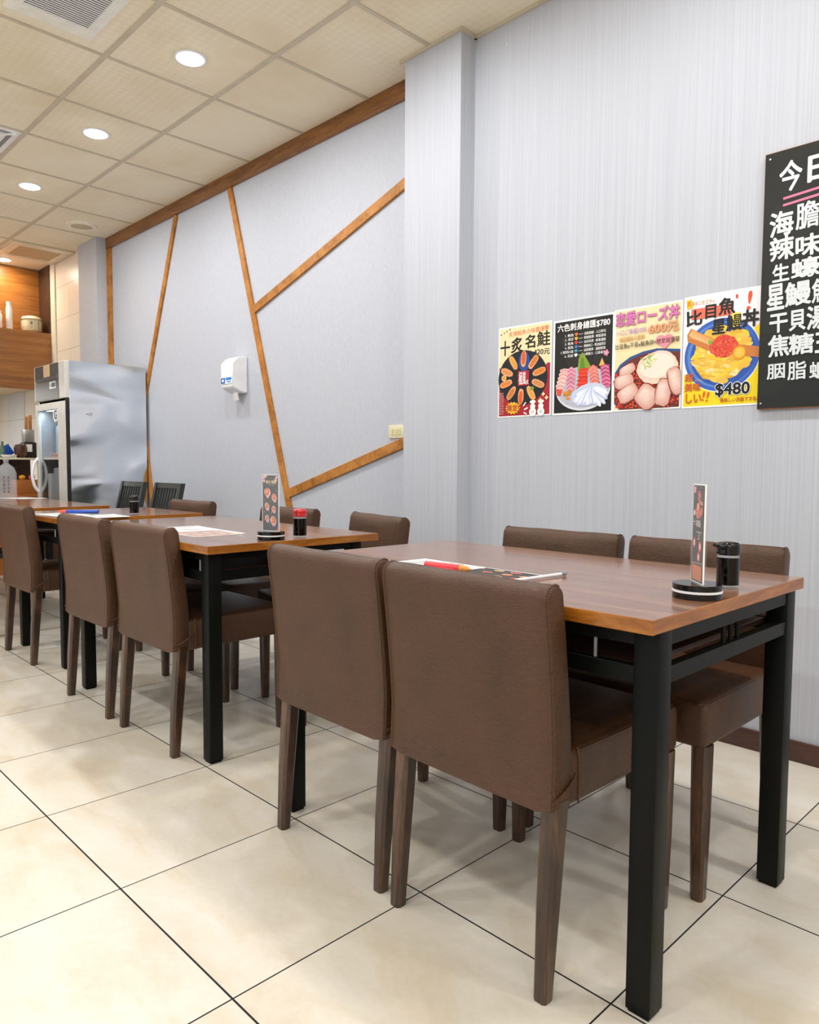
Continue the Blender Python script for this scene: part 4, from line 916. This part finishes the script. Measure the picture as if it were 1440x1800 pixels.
def soy_bottle(x, y, z, rz, label, capm, spout=True, s=1.0, knob=False):
    t = thing('soy_sauce_bottle', label, 'sauce bottle', (x, y, z), rz, 'soy sauce bottles on the tables'); t.scale = (s, s, s)
    bm = BM(); lathe(bm, [(0.0001, 0.001), (0.0215, 0.0), (0.0235, 0.002), (0.0235, 0.0065), (0.0001, 0.0065)], 36, close=False)
    obj('glass_base', bm, 'petbody', t, 50)
    bm = BM(); lathe(bm, [(0.0232, 0.0665), (0.0235, 0.067), (0.0235, 0.070), (0.0225, 0.0735)], 36, close=False); obj('glass_neck', bm, 'petbody', t, 50)
    bm = BM(); lathe(bm, [(0.0001, 0.0068), (0.0234, 0.0068), (0.0234, 0.0668), (0.0001, 0.0668)], 36, close=False); obj('sauce', bm, 'soy', t, 40)
    bm = BM(); lathe(bm, [(0.0225, 0.072), (0.0245, 0.074), (0.0245, 0.082), (0.0238, 0.084), (0.0248, 0.088), (0.0245, 0.094), (0.020, 0.099), (0.010, 0.101), (0.0001, 0.1013)], 36, close=False)
    if spout: tube(bm, [(-0.018, 0, 0.091), (-0.028, 0, 0.0925), (-0.034, 0, 0.094)], [0.005, 0.0038, 0.0032], 10)
    cap = obj('lid', bm, capm, t, 40); cap['label'] = 'red lid' if capm == 'red' else 'glossy black lid'
    if knob:
        bm = BM(); lathe(bm, [(0.0246, 0.0725), (0.0250, 0.0735), (0.0246, 0.0745)], 30, close=False); obj('band', bm, 'steel2', t)
    return t
soy_bottle(-0.660, 1.628, ZT, 0.80 - PI * 0.02, 'soy sauce bottle with glossy black spouted lid on the nearest table', 'black', s=1.0)
soy_bottle(-2.200, 1.595, ZT, 0.6, 'soy sauce bottle with bright red lid beside flowery menu stand', 'red', False, 1.04)
soy_bottle(-3.845, 1.705, 0.743, 0.6, 'small black-lidded soy sauce bottle on the small square table', 'black', False, 1.0)

# clear water bottle on the farthest table
t = thing('water_bottle', 'large clear plastic water bottle at left edge on far table', 'bottle', (-5.74, 1.62, ZT))
bm = BM(); lathe(bm, [(0.0001, 0.004), (0.055, 0.0), (0.066, 0.012), (0.066, 0.06), (0.062, 0.07), (0.066, 0.08), (0.066, 0.13), (0.062, 0.14), (0.066, 0.15), (0.066, 0.195), (0.05, 0.235), (0.020, 0.258), (0.016, 0.264), (0.016, 0.285)], 32, close=False)
sd = bmesh.ops.solidify(bm, geom=bm.faces[:], thickness=0.0012); obj('body', bm, 'petbody', t, 50)
bm = BM(); lathe(bm, [(0.018, 0.275), (0.018, 0.292), (0.0001, 0.293)], 20); obj('cap', bm, 'grey', t)
a = Art(0.055, 0.13, None, 0.0002, 0.00003)
for i in range(5):
    for j in range(2):
        for k in range(4): a.line([(0.06 + 0.52 * j + R.uniform(0, .12), 0.06 + 0.19 * i + 0.035 * k), (0.30 + 0.52 * j + R.uniform(0, .12), 0.06 + 0.19 * i + 0.035 * k + R.uniform(-.015, .015))], 0.0022, ('7a4a44', '5a6068')[j])
        a.line([(0.24 + 0.5 * j, 0.05 + 0.19 * i), (0.22 + 0.5 * j, 0.18 + 0.19 * i)], 0.0022, ('7a4a44', '5a6068')[j])
lb = a.done('printed_marking', t); lb.rotation_euler = (0, 0, 1.296); lb.location = (0.9624 * 0.069 - 0.0275 * 0.272, -0.2716 * 0.069 - 0.0275 * 0.962, 0.05); lb['label'] = 'dark red and grey printed marks'

# papers, menus, pens
def sheet(name, w, h, x, y, z, rz, art, label, cat, group=None):
    a = Art(w, h, 'f0f2f4', 0.0006, 0.00003); art(a)
    o = a.done(name); o.location = (x, y, z); o.rotation_euler = (-PI / 2, 0, rz); return tag(o, label, cat, group)
def form(a):
    a.text('點餐單', 0.3, 0.04, 0.7, 0.10, '50545c', 0.01)
    for i in range(14): a.line([(0.06, 0.16 + 0.055 * i), (0.94, 0.16 + 0.055 * i)], 0.0008, 'a0a6ae')
    for u in (0.06, 0.5, 0.94): a.line([(u, 0.16), (u, 0.875)], 0.0008, 'a0a6ae')
    for i in range(12): a.rect(0.10, 0.172 + 0.055 * i, 0.10 + R.uniform(0.15, 0.33), 0.195 + 0.055 * i, 'b4b8be'); a.rect(0.54, 0.172 + 0.055 * i, 0.54 + R.uniform(0.15, 0.33), 0.195 + 0.055 * i, 'b4b8be')
def dark_menu(a):
    a.rect(0.03, 0.03, 0.97, 0.97, '3a3634')
    for i in range(4):
        for j in range(4):
            if (i * 3 + j) % 4 == 1: continue
            u, v = 0.15 + 0.23 * i + R.uniform(-.05, .05), 0.14 + 0.23 * j; a.blob(u, v, 0.015, 0.010, 'e8e0d4', 0, 14, 0.08); a.blob(u, v, 0.014, 0.010, jit(('d88048', 'd8a860', 'c85040')[(i + j) % 3]), 0, 12, 0.12)
def pale_menu(a):
    a.rect(0.03, 0.03, 0.97, 0.97, 'b8a49c')
    for i in range(5):
        for j in range(6): a.blob(0.12 + 0.19 * i, 0.10 + 0.16 * j, 0.012, 0.010, jit(('c87870', 'd8c0b0', 'a88078')[(i + j) % 3]), 0, 12, 0.1)
# the art plane stands in XZ facing -Y: rotated -90deg about X it lies face up; origin = far-left corner after rotation
def lay(a, name, cx, cy, z, rz, label, cat, group=None):
    o = a.done(name); m = Matrix.Translation((cx, cy, z)) @ Matrix.Rotation(rz, 4, 'Z') @ Matrix.Rotation(-PI / 2, 4, 'X') @ Matrix.Translation((-a.w / 2, 0, -a.h / 2))
    o.matrix_world = m; return tag(o, label, cat, group)
def mk(w, h, art, base='f0f2f4', th=0.0006):
    a = Art(w, h, base, th, 0.00003); art(a); return a
G1 = 'papers and menus lying on the tables'
lay(mk(0.24, 0.165, dark_menu), 'food_menu', -1.135, 1.388, ZT + 0.0012, -0.02, 'dark food menu lying on nearest table behind the chair', 'menu', G1)
lay(mk(0.235, 0.15, form), 'order_form', -1.330, 1.395, ZT + 0.0024, -0.06, 'white order form on the nearest table, beside red pen', 'paper', G1)
def pen(name, x, y, z, L, r, rz, m1, m2, label):
    t = thing(name, label, 'pen', (x, y, z + r), rz)
    bm = BM(); tube(bm, [(-L / 2, 0, 0), (L * 0.28, 0, 0)], r, 12); obj('barrel', bm, m1, t)
    bm = BM(); tube(bm, [(L * 0.28, 0, 0), (L * 0.42, 0, 0), (L * 0.5, 0, 0)], [r * 1.05, r * 0.8, r * 0.2], 12); obj('tip', bm, m2, t)
    return t
pen('marker_pen', -1.235, 1.345, ZT + 0.003, 0.14, 0.009, 0.10, plain('pink_red_plastic', 'dc3c44', 0.3), plain('pen_tip', 'd89048', 0.3), 'thick red marker pen lying across the menu on the nearest table')
t = thing('binding_strip', 'white rolled binding strip at right end of the dark menu', 'binding', (-1.005, 1.400, ZT + 0.0012), 1.49)
bm = BM(); tube(bm, [(-0.088, 0, 0.0045), (0.088, 0, 0.0045)], 0.0042, 10); obj('strip', bm, 'white', t)
bm = BM(); tube(bm, [(0.088, 0, 0.0055), (0.104, 0, 0.0055)], [0.0055, 0.0055], 10); obj('end_ring', bm, 'grey', t)
lay(mk(0.25, 0.20, pale_menu), 'food_menu', -2.560, 1.405, ZT + 0.0012, 0.0, 'pale printed menu on the red-capped bottle table', 'menu', G1)
lay(mk(0.24, 0.17, form), 'order_form', -2.760, 1.455, ZT + 0.0024, -0.10, 'white sheet on the table of the red-capped bottle', 'paper', G1)
bm = BM(); tube(bm, [(-2.665, 1.512, ZT + 0.003), (-2.42, 1.500, ZT + 0.003)], 0.0025, 8); place('drinking_straw', bm, 'white', 'thin white straw along the back edge of the pale menu', 'straw')
lay(mk(0.26, 0.18, form), 'order_form', -4.05, 1.405, 0.7442, 0.1, 'white sheet under the blue pen on small square table', 'paper', G1)
lay(mk(0.24, 0.17, form), 'order_form', -3.79, 1.53, 0.7442, -0.05, 'white sheet beside the small black-lidded bottle', 'paper', G1)
pen('marker_pen', -4.045, 1.485, 0.7455, 0.22, 0.010, 0.775 + PI, 'blue', plain('orange_red_tip', 'e0563c', 0.35), 'long blue pen with orange red tip on the small square table')

table(-5.895, 1.178, 1.18, 0.742, 0.0, 0.747, 'last dining table at far left beside the refrigerator door, only its top in view')
lay(mk(0.30, 0.21, form), 'order_form', -6.05, 1.82, ZT + 0.0012, 0.3, 'white sheet on the last table before the refrigerator door', 'paper', G1)
